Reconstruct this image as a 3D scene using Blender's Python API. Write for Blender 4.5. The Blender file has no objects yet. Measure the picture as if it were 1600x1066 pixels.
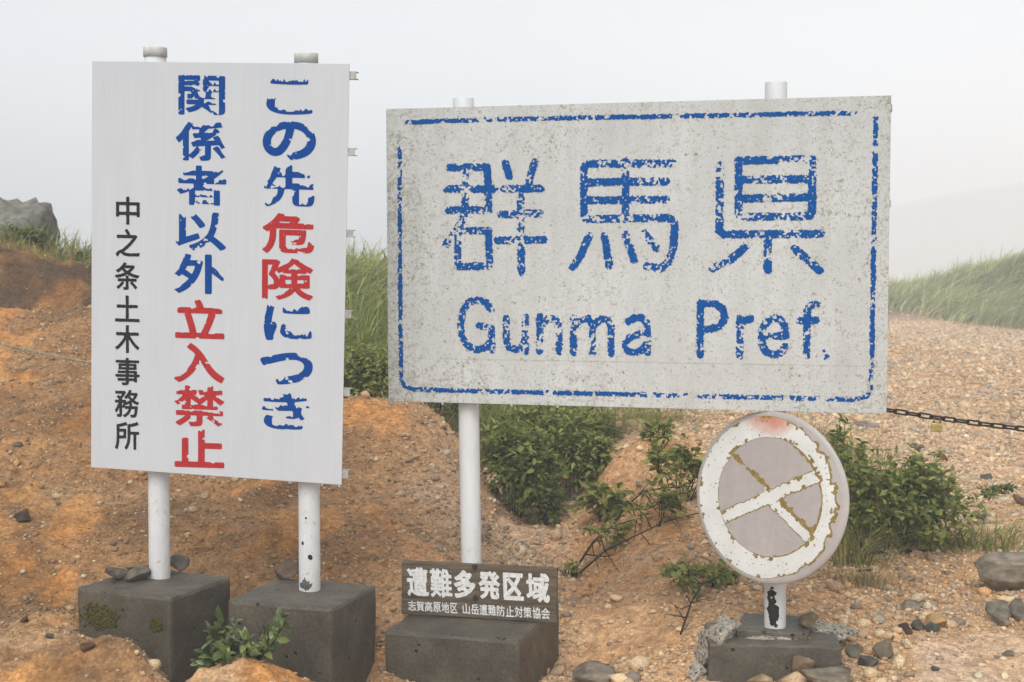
import bpy, bmesh, math, random
import numpy as np
from mathutils import Vector, Matrix

# ------------------------------------------------------------------ camera, sky, sun, exposure
SC = bpy.context.scene
CAMH = 1.55
FPX = 2236.0                      # focal length in pixels of a 1600 wide frame
PITCH = math.atan(133 / FPX)
cd = bpy.data.cameras.new('camera'); cam = bpy.data.objects.new('camera', cd)
SC.collection.objects.link(cam)
cam.location = (0, 0, CAMH); cam.rotation_euler = (math.pi / 2 - PITCH, 0, 0)
cd.sensor_width = 36; cd.lens = FPX / 1600 * 36; cd.clip_start = 0.05; cd.clip_end = 3000
cd.dof.use_dof = True; cd.dof.focus_distance = 5.0; cd.dof.aperture_fstop = 9.0
SC.camera = cam

W = bpy.data.worlds.new('World'); SC.world = W; W.use_nodes = True
nt = W.node_tree; nt.nodes.clear()
SUN_EL, SUN_AZ = math.radians(48), math.radians(-168)   # high, behind the camera to the left
sky = nt.nodes.new('ShaderNodeTexSky'); sky.sky_type = 'NISHITA'; sky.sun_disc = False
sky.sun_elevation = SUN_EL; sky.sun_rotation = SUN_AZ; sky.air_density = 1.0; sky.dust_density = 6.0; sky.altitude = 1500
hs = nt.nodes.new('ShaderNodeHueSaturation'); hs.inputs['Saturation'].default_value = 0.14
bg = nt.nodes.new('ShaderNodeBackground'); bg.inputs[1].default_value = 0.13
wo = nt.nodes.new('ShaderNodeOutputWorld')
nt.links.new(sky.outputs[0], hs.inputs['Color']); nt.links.new(hs.outputs[0], bg.inputs[0]); nt.links.new(bg.outputs[0], wo.inputs[0])
sd = bpy.data.lights.new('sun', 'SUN'); sd.energy = 1.3; sd.angle = math.radians(40); sd.color = (1, .99, .97)
sun = bpy.data.objects.new('sun', sd); SC.collection.objects.link(sun)
_d = Vector((math.sin(SUN_AZ) * math.cos(SUN_EL), math.cos(SUN_AZ) * math.cos(SUN_EL), math.sin(SUN_EL)))
sun.rotation_euler = _d.to_track_quat('Z', 'Y').to_euler(); sun.location = (0, 0, 60)

SC.view_settings.view_transform = 'Standard'; SC.view_settings.look = 'None'
SC.view_settings.exposure = 0.68; SC.view_settings.gamma = 1.0; SC.view_settings.use_curve_mapping = False
SC.render.engine = 'CYCLES'
SC.cycles.use_denoising = True
SC.cycles.volume_bounces = 5; SC.cycles.max_bounces = 6; SC.cycles.diffuse_bounces = 3; SC.cycles.transparent_max_bounces = 6

rng = np.random.default_rng(7); random.seed(7)

# ------------------------------------------------------------------ helpers
def ray(px, py):
    x = (px - 800) / FPX; z = -(py - 533) / FPX; c, s = math.cos(PITCH), math.sin(PITCH)
    return np.array([x, c + z * s, -s + z * c])
def at(px, py, Y):
    r = ray(px, py); r = r * (Y / r[1]); return np.array([r[0], r[1], r[2] + CAMH])
def on_z(px, py, z):
    r = ray(px, py); t = (z - CAMH) / r[2]; return np.array([r[0] * t, r[1] * t, z])

_L = np.random.default_rng(11).random((256, 256))
def vn(x, y):
    x = np.asarray(x, float); y = np.asarray(y, float)
    xi = np.floor(x).astype(int); yi = np.floor(y).astype(int); fx = x - xi; fy = y - yi
    fx = fx * fx * (3 - 2 * fx); fy = fy * fy * (3 - 2 * fy)
    a = _L[xi & 255, yi & 255]; b = _L[(xi + 1) & 255, yi & 255]; c = _L[xi & 255, (yi + 1) & 255]; d = _L[(xi + 1) & 255, (yi + 1) & 255]
    return (a * (1 - fx) + b * fx) * (1 - fy) + (c * (1 - fx) + d * fx) * fy
def fbm(x, y, o=4, s=0):
    x = np.asarray(x, float); y = np.asarray(y, float)
    t = 0; a = .5; n = 0
    for k in range(o):
        t = t + a * vn(x + 17.3 * k + 31 * s, y - 9.1 * k + 57 * s); n += a; a *= .5; x = x * 2.03; y = y * 2.03
    return t / n
def sstep(a, b, x):
    t = np.clip((x - a) / (b - a), 0, 1); return t * t * (3 - 2 * t)

def link(name, me, mat=None, parent=None, smooth=False):
    o = bpy.data.objects.new(name, me); SC.collection.objects.link(o)
    if mat:
        me.materials.clear(); me.materials.append(mat)
    if smooth: me.polygons.foreach_set('use_smooth', [True] * len(me.polygons))
    if parent is not None: o.parent = parent
    return o
def mesh_np(name, V, F, cols=None, mat=None, parent=None, smooth=False):
    """V (n,3); F (m,k) all the same k"""
    V = np.asarray(V, np.float32); F = np.asarray(F, np.int32)
    me = bpy.data.meshes.new(name); m, k = F.shape
    me.vertices.add(len(V)); me.vertices.foreach_set('co', V.ravel())
    me.loops.add(m * k); me.loops.foreach_set('vertex_index', F.ravel())
    me.polygons.add(m); me.polygons.foreach_set('loop_start', np.arange(0, m * k, k, dtype=np.int32))
    me.polygons.foreach_set('loop_total', np.full(m, k, np.int32))
    if cols is not None:
        ca = me.color_attributes.new('Col', 'FLOAT_COLOR', 'POINT')
        c4 = np.ones((len(V), 4), np.float32); c4[:, :3] = cols; ca.data.foreach_set('color', c4.ravel())
    me.update(calc_edges=True); me.validate()
    return link(name, me, mat, parent, smooth)
def bm_obj(name, bm, mat=None, parent=None, smooth=False):
    me = bpy.data.meshes.new(name); bmesh.ops.recalc_face_normals(bm, faces=bm.faces); bm.to_mesh(me); bm.free()
    return link(name, me, mat, parent, smooth)
def tag(o, label, cat, group=None):
    o['label'] = label; o['category'] = cat
    if group: o['group'] = group
    return o
def thing(name, label, cat, loc=(0, 0, 0), rot=None, group=None):
    o = bpy.data.objects.new(name, None); SC.collection.objects.link(o); o.location = loc
    if rot is not None: o.rotation_euler = rot
    o.empty_display_size = .1
    return tag(o, label, cat, group)
def kind(o, k): o['kind'] = k; return o
def tube_arr(pts, rad, n=8):
    """tapered tube along a polyline -> V, F(quads + cap collapsed)"""
    pts = np.asarray(pts, float); k = len(pts); rad = np.broadcast_to(np.asarray(rad, float), (k,))
    T = np.gradient(pts, axis=0); T /= np.linalg.norm(T, axis=1)[:, None] + 1e-9
    up = np.array([0, 0, 1.]) if abs(T[0][2]) < .9 else np.array([1., 0, 0])
    V = []
    for i in range(k):
        a = np.cross(T[i], up); a /= np.linalg.norm(a) + 1e-9; b = np.cross(T[i], a)
        th = np.arange(n) / n * 2 * np.pi
        V.append(pts[i] + rad[i] * (np.cos(th)[:, None] * a + np.sin(th)[:, None] * b))
    V.append(pts[:1]); V.append(pts[-1:]); V = np.concatenate(V); F = []
    for i in range(k - 1):
        for j in range(n):
            F.append((i * n + j, i * n + (j + 1) % n, (i + 1) * n + (j + 1) % n, (i + 1) * n + j))
    c0, c1 = k * n, k * n + 1
    for j in range(n):
        F.append((c0, (j + 1) % n, j, j)); F.append((c1, (k - 1) * n + j, (k - 1) * n + (j + 1) % n, (k - 1) * n + (j + 1) % n))
    return V, F
def tubes(name, lst, mat, parent=None, n=7, smooth=True):
    bm = bmesh.new()
    for pts, rad in lst:
        V, F = tube_arr(pts, rad, n); vs = [bm.verts.new(v) for v in V]
        for f in F:
            ids = list(dict.fromkeys(f))
            try: bm.faces.new([vs[i] for i in ids])
            except ValueError: pass
    return bm_obj(name, bm, mat, parent, smooth)

# ------------------------------------------------------------------ materials
class MT:
    def __init__(s, name, rough=.7, color=(.5, .5, .5), spec=.3, metal=0):
        s.m = bpy.data.materials.new(name); s.m.use_nodes = True; s.t = s.m.node_tree
        s.p = s.t.nodes['Principled BSDF']; s.p.inputs['Roughness'].default_value = rough
        s.p.inputs['Base Color'].default_value = (*color, 1); s.p.inputs['Specular IOR Level'].default_value = spec
        s.p.inputs['Metallic'].default_value = metal
        s._co = None
    def n(s, typ, **kw):
        x = s.t.nodes.new(typ)
        for k, v in kw.items():
            if hasattr(x, k): setattr(x, k, v)
            else: x.inputs[k.replace('_', ' ')].default_value = v
        return x
    def l(s, a, b): s.t.links.new(a, b)
    def co(s, scale=(1, 1, 1), loc=(0, 0, 0)):
        if s._co is None: s._co = s.n('ShaderNodeTexCoord')
        mp = s.n('ShaderNodeMapping'); mp.inputs['Scale'].default_value = scale; mp.inputs['Location'].default_value = loc
        s.l(s._co.outputs['Object'], mp.inputs[0]); return mp.outputs[0]
    def noise(s, scale, detail=4, rough=.55, co=None, dist=0):
        x = s.n('ShaderNodeTexNoise'); x.inputs['Scale'].default_value = scale; x.inputs['Detail'].default_value = detail
        x.inputs['Roughness'].default_value = rough; x.inputs['Distortion'].default_value = dist
        s.l(co if co is not None else s.co(), x.inputs['Vector']); return x.outputs['Fac']
    def vor(s, scale, out='Distance', co=None, feature='F1', rnd=1):
        x = s.n('ShaderNodeTexVoronoi'); x.feature = feature; x.inputs['Scale'].default_value = scale; x.inputs['Randomness'].default_value = rnd
        s.l(co if co is not None else s.co(), x.inputs['Vector']); return x.outputs[out]
    def ramp(s, fac, stops, interp='LINEAR'):
        r = s.n('ShaderNodeValToRGB'); e = r.color_ramp; e.interpolation = interp
        while len(e.elements) < len(stops): e.elements.new(.5)
        for q, (p, c) in zip(e.elements, stops):
            q.position = p; q.color = (*c, 1) if not isinstance(c, (int, float)) else (c, c, c, 1)
        s.l(fac, r.inputs[0]); return r.outputs[0]
    def mix(s, fac, a, b, mode='MIX'):
        x = s.n('ShaderNodeMix'); x.data_type = 'RGBA'; x.blend_type = mode
        for inp, v in ((x.inputs[0], fac), (x.inputs[6], a), (x.inputs[7], b)):
            if isinstance(v, (int, float)): inp.default_value = v
            elif isinstance(v, tuple): inp.default_value = (*v, 1)
            else: s.l(v, inp)
        return x.outputs[2]
    def math(s, op, a, b=0.0, clamp=False):
        x = s.n('ShaderNodeMath'); x.operation = op; x.use_clamp = clamp
        for inp, v in ((x.inputs[0], a), (x.inputs[1], b)):
            if isinstance(v, (int, float)): inp.default_value = v
            else: s.l(v, inp)
        return x.outputs[0]
    def attr(s, name='Col'):
        x = s.n('ShaderNodeAttribute'); x.attribute_name = name; return x.outputs['Color']
    def xyz(s):
        x = s.n('ShaderNodeSeparateXYZ'); s.l(s.co(), x.inputs[0]); return x.outputs
    def col(s, c): s.l(c, s.p.inputs['Base Color'])
    def rough(s, c): s.l(c, s.p.inputs['Roughness'])
    def bump(s, h, dist=.01, strength=1.0):
        b = s.n('ShaderNodeBump'); b.inputs['Distance'].default_value = dist; b.inputs['Strength'].default_value = strength
        s.l(h, b.inputs['Height']); s.l(b.outputs[0], s.p.inputs['Normal'])

def m_soil():
    k = MT('soil', .8, spec=.25)
    a = k.attr('Col')
    n1 = k.noise(2.2, 5); n2 = k.noise(19, 5, .65); v1 = k.vor(70, 'Color'); d1 = k.vor(70); v2 = k.vor(150, 'Color'); d2 = k.vor(150)
    c = k.mix(k.ramp(n1, [(.36, 0.), (.62, .8)]), a, k.mix(1.0, a, (1.0, .86, .68), 'MULTIPLY'))
    sep = k.n('ShaderNodeSeparateColor'); k.l(v1, sep.inputs[0])
    sep2 = k.n('ShaderNodeSeparateColor'); k.l(v2, sep2.inputs[0])
    c = k.mix(.42, c, k.ramp(sep.outputs[0], [(0, (.42, .42, .46)), (.15, (.6, .56, .54)), (.5, (.92, .9, .86)), (.9, (1.25, 1.24, 1.22)), (1, (1.5, 1.55, 1.6))]), 'MULTIPLY')
    c = k.mix(.3, c, k.mix(1.0, c, k.ramp(sep2.outputs[1], [(0, (.4, .38, .38)), (.5, (1, 1, 1)), (1, (1.5, 1.5, 1.5))]), 'MULTIPLY'))
    c = k.mix(1.0, c, k.ramp(n2, [(.3, (.55, .52, .50)), (.56, (1.06, 1.06, 1.06))]), 'MULTIPLY')
    k.col(c)
    h = k.math('ADD', k.math('MULTIPLY', k.math('SUBTRACT', 1.0, d1), .9), k.math('MULTIPLY', k.math('SUBTRACT', 1.0, d2), .4))
    h = k.math('ADD', h, k.math('MULTIPLY', n2, 1.2))
    k.bump(h, .0035, .8)
    return k.m
def m_attr(name, rough=.8, spec=.25, bump=0, scale=60, var=.35, trans=0):
    k = MT(name, rough, spec=spec)
    c = k.attr('Col')
    if var:
        n = k.noise(scale, 5, .6)
        c = k.mix(1.0, c, k.ramp(n, [(.3, (1 - var,) * 3), (.7, (1 + var * .6,) * 3)]), 'MULTIPLY')
        if bump: k.bump(n, bump, .8)
    k.col(c)
    if trans:
        tr = k.n('ShaderNodeBsdfTranslucent'); k.l(c, tr.inputs[0]); ms = k.n('ShaderNodeMixShader'); ms.inputs[0].default_value = trans
        out = k.t.nodes['Material Output']; k.l(k.p.outputs[0], ms.inputs[1]); k.l(tr.outputs[0], ms.inputs[2]); k.l(ms.outputs[0], out.inputs[0])
    return k.m
def m_paint(name, color, rough=.5, var=.12, sc=25):
    k = MT(name, rough, spec=.05); n = k.noise(sc, 5, .6)
    k.col(k.mix(1.0, color, k.ramp(n, [(.3, (1 - var,) * 3), (.7, (1 + var * .5,) * 3)]), 'MULTIPLY')); return k.m
def m_concrete(name='wet_concrete', dark=1.0):
    k = MT(name, .52, spec=.4)
    n = k.noise(5, 6, .62); f = k.noise(90, 4, .7); v = k.vor(38); pit = k.vor(17)
    c = k.ramp(n, [(.25, (.045 * dark, .038 * dark, .027 * dark)), (.5, (.082 * dark, .070 * dark, .050 * dark)), (.75, (.145 * dark, .122 * dark, .086 * dark))])
    c = k.mix(1.0, c, k.ramp(f, [(.25, (.6,) * 3), (.7, (1.35,) * 3)]), 'MULTIPLY')
    pm = k.ramp(pit, [(.06, 1.0), (.13, 0.0)])
    c = k.mix(pm, c, (.018, .016, .013))
    k.col(c)
    h = k.math('ADD', k.math('MULTIPLY', f, .6), k.math('MULTIPLY', pm, -1.6)); h = k.math('ADD', h, n)
    k.bump(h, .006, .8); return k.m
def m_whitepost():
    k = MT('white_post_paint', .42, spec=.4); n = k.noise(14, 5, .6, k.co((1, 1, .3))); s = k.noise(120, 3, .7)
    c = k.ramp(n, [(.3, (.56, .57, .575)), (.6, (.66, .67, .67))])
    c = k.mix(k.ramp(s, [(.72, 0.0), (.78, .5)]), c, (.42, .36, .27))
    zz = k.xyz()[2]; low = k.ramp(zz, [(.05, 1.0), (.55, 0.0)]); rs = k.noise(75, 3, .6, k.co((1, 1, .55))); sm = k.noise(9, 5, .65, k.co((1, 1, .3)))
    c = k.mix(k.math('MULTIPLY', k.ramp(rs, [(.60, 0.0), (.66, .8)]), low), c, (.40, .30, .15))
    c = k.mix(k.math('MULTIPLY', k.ramp(sm, [(.45, 0.0), (.75, .5)]), low), c, (.40, .36, .29)); k.col(c); return k.m
M = dict(
    soil=m_soil(), pebble=m_attr('pebbles', .72, .3, .004, 130, .4), rock=m_attr('rock', .8, .3, .02, 16, .5),
    leaf=m_attr('leaf', .6, .18, 0, 50, .25, .3), blade=m_attr('grass_blade', .65, .12, 0, 40, .2, .3),
    concrete=m_concrete(), post=m_whitepost(),
    blue=m_paint('blue_paint', (.001, .058, .27), .6, .2, 60), blue2=m_paint('faded_blue_paint', (.001, .080, .30), .7, .25, 60),
    red=m_paint('red_paint', (.43, .032, .035), .5, .2, 60), black=m_paint('black_paint', (.022, .027, .026), .5, .25, 60),
)

# ------------------------------------------------------------------ terrain
CP = [  # photo pixel and distance of points read off the ground
    (0, 462, 9.6), (140, 475, 9.4), (0, 400, 10.3), (70, 408, 10.4), (140, 440, 10.2), (0, 600, 7.7), (140, 605, 7.6), (0, 750, 6.4), (140, 760, 6.3), (0, 900, 5.5), (110, 900, 5.5),
    (0, 985, 5.0), (100, 978, 5.0), (121, 990, 4.88), (160, 993, 4.78), (195, 1004, 4.72), (230, 1030, 4.66), (262, 1068, 4.6), (288, 1110, 4.62), (320, 1120, 4.95), (360, 1120, 5.1), (0, 1066, 4.6), (150, 1050, 4.6), (300, 640, 7.6), (300, 760, 6.45), (300, 880, 5.6), (420, 760, 6.5), (420, 880, 5.55),
    (540, 645, 8.1), (560, 760, 6.6), (560, 880, 5.65), (650, 652, 7.9), (700, 664, 7.7), (640, 760, 6.65), (700, 780, 6.6), (620, 930, 5.4), (700, 860, 6.0), (598, 1000, 5.25), (598, 1078, 5.0), (700, 1115, 4.95), (820, 1115, 4.95), (885, 1064, 5.1),
    (742, 760, 7.0), (785, 818, 7.45), (850, 850, 7.3), (800, 880, 6.5), (885, 890, 7.0), (905, 950, 6.35), (915, 1060, 5.35), (985, 1050, 5.0), (965, 960, 5.65),
    (850, 795, 8.1), (850, 710, 8.6), (850, 640, 9.6), (760, 700, 8.8), (760, 640, 9.8),
    (925, 795, 7.75), (955, 735, 7.7), (990, 690, 8.2), (1090, 665, 8.9), (1050, 850, 6.4), (985, 880, 6.35), (1085, 880, 6.1), (1080, 960, 5.45), (1060, 760, 7.5), (1000, 790, 7.0),
    (1330, 660, 10.2), (1330, 760, 7.9), (1330, 860, 6.4), (1320, 930, 5.65), (1250, 1072, 4.75), (1100, 1085, 4.8), (1180, 1080, 4.8), (1420, 1066, 4.72), (1590, 1066, 4.72), (1500, 950, 5.5), (1590, 880, 6.2), (1500, 800, 7.3),
    (1500, 700, 9.2), (1500, 600, 13.5), (1590, 620, 12.6), (1400, 560, 17), (1500, 508, 40), (1400, 500, 42), (1600, 523, 36), (1500, 540, 24), (1400, 530, 26), (1200, 620, 12.5),
    (303, 1066, 4.5), (306, 1052, 4.6), (335, 1033, 4.64), (400, 1037, 4.62), (455, 1052, 4.6), (500, 1070, 4.58), (560, 1135, 4.8)]
P3 = np.array([at(*c) for c in CP])
EXTRA = np.array([  # hidden ground: X, Y, z
    (-3.6, 11.2, 1.5), (-4.4, 14, 1.35), (-3.4, 14, 1.3), (-2.0, 13.5, 1.2), (-1.0, 12, 1.0), (-1.2, 16, 1.25), (0.2, 13, .75), (0.3, 17, .95), (-1.0, 9.6, .62), (-.45, 9.2, .3), (-.5, 8.4, .3),
    (-5, 22, 1.2), (0, 26, .7), (4, 34, .1), (-8, 34, .3), (13, 20, .2), (0, 48, -.3), (10, 48, -.6), (20, 48, -.5), (-14, 48, 0), (2.2, 14, .36), (-6, 9, 1.4), (-4, 5.5, .9), (-4, 4.4, .5), (4, 4.6, .15), (5, 7, .25), (0, 4.4, .06), (-1, 4.4, .16)])
P3 = np.concatenate([P3, EXTRA])
def _uv(X, Y):
    Y = np.clip(Y, 4.3, 50); return np.stack([np.clip(X / Y, -.62, .62), np.log(Y)], -1)
def _k(d2): return .5 * d2 * np.log(d2 + 1e-9)
_Q = _uv(P3[:, 0], P3[:, 1]); _n = len(_Q)
_A = np.zeros((_n + 3, _n + 3)); _A[:_n, :_n] = _k(((_Q[:, None] - _Q[None]) ** 2).sum(-1)) + np.eye(_n) * 2e-4
_A[:_n, _n] = 1; _A[:_n, _n + 1:] = _Q; _A[_n:, :_n] = _A[:_n, _n:].T
_w = np.linalg.solve(_A, np.concatenate([P3[:, 2], np.zeros(3)]))
BUMPS = [  # local mounds and hollows  (X, Y, radius x, radius y, height)
    (at(975, 755, 7.6)[0], 7.6, .10, .12, -.22), (at(985, 720, 7.7)[0], 7.8, .25, .16, .1),
    (15.6, 43.5, 3.4, 3.0, 1.35), (11.0, 47, 2.6, 3.0, .55), (20, 46, 5, 4, 1.2), (4, 50, 6, 4, .5)]
def base_h(X, Y):
    X = np.asarray(X, float); Y = np.asarray(Y, float); sh = X.shape; X = X.ravel(); Y = Y.ravel()
    out = np.empty(len(X))
    for i in range(0, len(X), 40000):
        q = _uv(X[i:i + 40000], Y[i:i + 40000]); d2 = ((q[:, None] - _Q[None]) ** 2).sum(-1)
        out[i:i + 40000] = _k(d2) @ _w[:_n] + _w[_n] + q @ _w[_n + 1:]
    out = np.clip(out, -.6, 2.2)
    out -= .10 * np.exp(-((X / Y + .012) / .018) ** 2 - ((Y - 7.45) / .55) ** 2)      # rain-cut channel behind the middle post
    for bx, by, rx, ry, h in BUMPS: out += h * np.exp(-((X - bx) / rx) ** 2 - ((Y - by) / ry) ** 2)
    far = sstep(55, 120, Y); out = out * (1 - far) - 3.0 * far
    near = sstep(4.2, 1.5, Y); out = out * (1 - near) + .02 * near
    return out.reshape(sh)
def lefty(X, Y):   # 1 on the eroded bank on the left, 0 on the plateau on the right
    return sstep(.06, -.1, X / np.maximum(Y, 1) + .03)
def detail_h(X, Y):
    under = -.14 * np.exp(-((Y - 9.66) / .16) ** 2) * sstep(-.22, -.27, X / np.maximum(Y, 1)) + .05 * sstep(9.75, 9.9, Y) * sstep(-.22, -.27, X / np.maximum(Y, 1)) * sstep(13, 10, Y)
    L = lefty(X, Y)
    d = (fbm(X * 1.6, Y * 1.6, 4, 1) - .5) * .12 * (.4 + .6 * L) + (fbm(X * 6, Y * 6, 2, 2) - .5) * (.03 + .035 * L) + (fbm(X * 30, Y * 30, 2, 3) - .5) * .006
    clod = np.maximum(fbm(X * 14, Y * 14, 2, 5) - .55, 0) * .07 * L
    return (d + clod) * sstep(60, 20, Y) + under
def ground(X, Y): return base_h(X, Y) + detail_h(np.asarray(X, float), np.asarray(Y, float))

ug = np.concatenate([np.linspace(-1.6, -.44, 40, endpoint=False), np.linspace(-.44, .44, 720, endpoint=False), np.linspace(.44, 1.6, 41)])
vg = np.concatenate([np.linspace(math.log(.35), math.log(4.2), 24, endpoint=False), np.linspace(math.log(4.2), math.log(13), 760, endpoint=False),
                     np.linspace(math.log(13), math.log(55), 240, endpoint=False), np.linspace(math.log(55), math.log(900), 50)])
UU, VV = np.meshgrid(ug, vg); YY = np.exp(VV); XX = UU * YY
ZZ = ground(XX, YY)
def soil_colour(X, Y):
    L = lefty(X, Y)[..., None]
    a = fbm(X * 1.1, Y * 1.1, 3, 8)[..., None]; b = fbm(X * 3.3, Y * 2.2, 4, 9)[..., None]
    left = np.array([.345, .205, .10]) * (1 - sstep(.5, .66, b)) + np.array([.52, .27, .10]) * sstep(.5, .66, b)
    right = np.array([.66, .475, .325]) * (1 - sstep(.45, .65, a)) + np.array([.57, .39, .25]) * sstep(.45, .65, a)
    c = left * L + right * (1 - L)
    sand = (sstep(5.3, 4.7, Y) * sstep(.44, .56, fbm(X * 2, Y * 2, 3, 4)))[..., None]
    c = c * (1 - .6 * sand) + np.array([.58, .42, .27]) * .6 * sand
    U = X / Y; wall = (sstep(.03, .06, U) * sstep(.145, .11, U) * sstep(4.9, 5.4, Y) * sstep(8.6, 8.0, Y) * sstep(.3, .5, fbm(X * 3, Y * 3, 3, 12)))[..., None]; c = c * (1 - .8 * wall) + np.array([.52, .285, .125]) * .8 * wall
    nb = (sstep(7.2, 5.6, Y) * (1 - L[..., 0]) * .75)[..., None]; c = c * (1 - nb) + np.array([.54, .335, .175]) * nb * (.8 + .4 * b)
    c = c * (1 - L * .36 * sstep(.50, .68, fbm(X * 2.1 + 5, Y * 1.5, 4, 19))[..., None])
    sp = (sstep(.275, .295, U + .02 * (fbm(X * 4, Y * 4, 3, 14) - .5)) * sstep(5.25, 5.0, Y))[..., None]; c = c * (1 - sp) + np.array([.62, .47, .345]) * sp
    wob = .5 * (fbm(X * 2.2, Y * .6, 4, 15) - .5); top = (sstep(9.45, 9.85, Y + wob) * sstep(-.2, -.26, X / Y) * (.55 + .45 * sstep(.35, .6, fbm(X * 5, Y * 5, 3, 16))))[..., None]     # dark humus under the turf of the bank
    c = c * (1 - top) + np.array([.095, .062, .036]) * top
    grn = (sstep(8.8, 10.5, Y) * sstep(-.17, -.1, X / Y) * sstep(.16, .1, X / Y) + sstep(39, 43, Y) * sstep(70, 55, Y))[..., None].clip(0, 1)  # green ends early; unseen ground beyond kept pale to brighten the haze
    c = c * (1 - grn) + np.array([.05, .062, .022]) * grn
    return c
nU, nV = len(ug), len(vg)
idx = np.arange(nU * nV).reshape(nV, nU)
Fq = np.stack([idx[:-1, :-1], idx[:-1, 1:], idx[1:, 1:], idx[1:, :-1]], -1).reshape(-1, 4)
kind(mesh_np('ground', np.stack([XX, YY, ZZ], -1).reshape(-1, 3), Fq, soil_colour(XX, YY).reshape(-1, 3), M['soil'], None, True), 'structure')

#--HILL
hx = np.linspace(5, 700, 90); hy = np.linspace(320, 640, 30); HX, HY = np.meshgrid(hx, hy)
top = np.clip(13.5 + (HX - 105) * .195, 2, 27) * sstep(10, 80, HX) + 2.2 * (fbm(HX * .025, HY * .015, 4, 2) - .5)
HZ = -3.2 + (top + 3.2) * sstep(320, 400, HY) * sstep(640, 540, HY)
hi = np.arange(HX.size).reshape(HX.shape)
k = MT('misted_hill_green', .9, (.05, .065, .035)); k.col(k.ramp(k.noise(.3, 6), [(.3, (.19, .21, .19)), (.7, (.24, .255, .23))]))  # green paled so the hill looks fainter: distance haze mixed into its colour
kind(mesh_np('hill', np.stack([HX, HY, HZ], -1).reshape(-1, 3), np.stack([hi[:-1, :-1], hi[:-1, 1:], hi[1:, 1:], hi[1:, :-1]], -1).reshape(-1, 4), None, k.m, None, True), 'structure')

# ------------------------------------------------------------------ haze
hb = bmesh.new(); bmesh.ops.create_cube(hb, size=1)
bmesh.ops.scale(hb, vec=(3200, 940, 36), verts=hb.verts); bmesh.ops.translate(hb, vec=(0, 440, 13.8), verts=hb.verts)
hm = bpy.data.materials.new('haze'); hm.use_nodes = True; hm.node_tree.nodes.remove(hm.node_tree.nodes['Principled BSDF'])
pv = hm.node_tree.nodes.new('ShaderNodeVolumePrincipled'); pv.inputs['Density'].default_value = .006
pv.inputs['Color'].default_value = (.915, .957, .995, 1); pv.inputs['Anisotropy'].default_value = -0.25
hm.node_tree.links.new(pv.outputs[0], hm.node_tree.nodes['Material Output'].inputs['Volume'])
kind(bm_obj('haze', hb, hm), 'stuff')

#--SIGNS
def Rm(yaw, tilt, roll): return Matrix.Rotation(yaw, 4, 'Z') @ Matrix.Rotation(tilt, 4, 'X') @ Matrix.Rotation(roll, 4, 'Y')
class Panel:
    """a flat sign: pose, size and the four corners of it in the photograph (to place its writing)"""
    def __init__(s, c, ang, w, h, corners):
        s.M = Matrix.Translation(c) @ Rm(*ang); s.w, s.h = w, h
        s.Mi = s.M.inverted(); src = np.array(corners, float); dst = np.array([(-w / 2, h / 2), (w / 2, h / 2), (w / 2, -h / 2), (-w / 2, -h / 2)])
        A = []; b = []
        for (x, y), (u, v) in zip(src, dst):
            A.append([x, y, 1, 0, 0, 0, -u * x, -u * y]); b.append(u); A.append([0, 0, 0, x, y, 1, -v * x, -v * y]); b.append(v)
        s.Hm = np.append(np.linalg.solve(np.array(A), np.array(b)), 1).reshape(3, 3)
    def uv(s, p):
        p = np.asarray(p, float).reshape(-1, 2); q = np.c_[p, np.ones(len(p))] @ s.Hm.T; return q[:, :2] / q[:, 2:]
    def behind(s, px, py, d):
        """world point on the plane d behind the front face seen at a photo pixel"""
        r = ray(px, py); o = np.array([0, 0, CAMH]); n = np.array(s.M.to_3x3() @ Vector((0, 1, 0))); c = np.array(s.M.translation) + n * d
        return o + r * (n @ (c - o)) / (n @ r)
PL = Panel((-1.0325, 5.0, 1.4941), (-.1993, .0274, .0362), .943, 1.444, [(145.3, 94.5), (544, 100.5), (535.8, 758.4), (140.7, 729.9)])
PG = Panel((.4056, 5.05, 1.5497), (-.2484, .0071, -.0005), 1.7833, 1.0725, [(603.1, 169.7), (1390.8, 149.6), (1386.9, 647.8), (606.9, 626.5)])
def box_bm(w, d, h, c=(0, 0, 0), bev=0):
    bm = bmesh.new(); bmesh.ops.create_cube(bm, size=1); bmesh.ops.scale(bm, vec=(w, d, h), verts=bm.verts)
    if bev: bmesh.ops.bevel(bm, geom=bm.edges[:], offset=bev, segments=2, affect='EDGES', profile=.5)
    bmesh.ops.translate(bm, vec=c, verts=bm.verts); return bm

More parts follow.
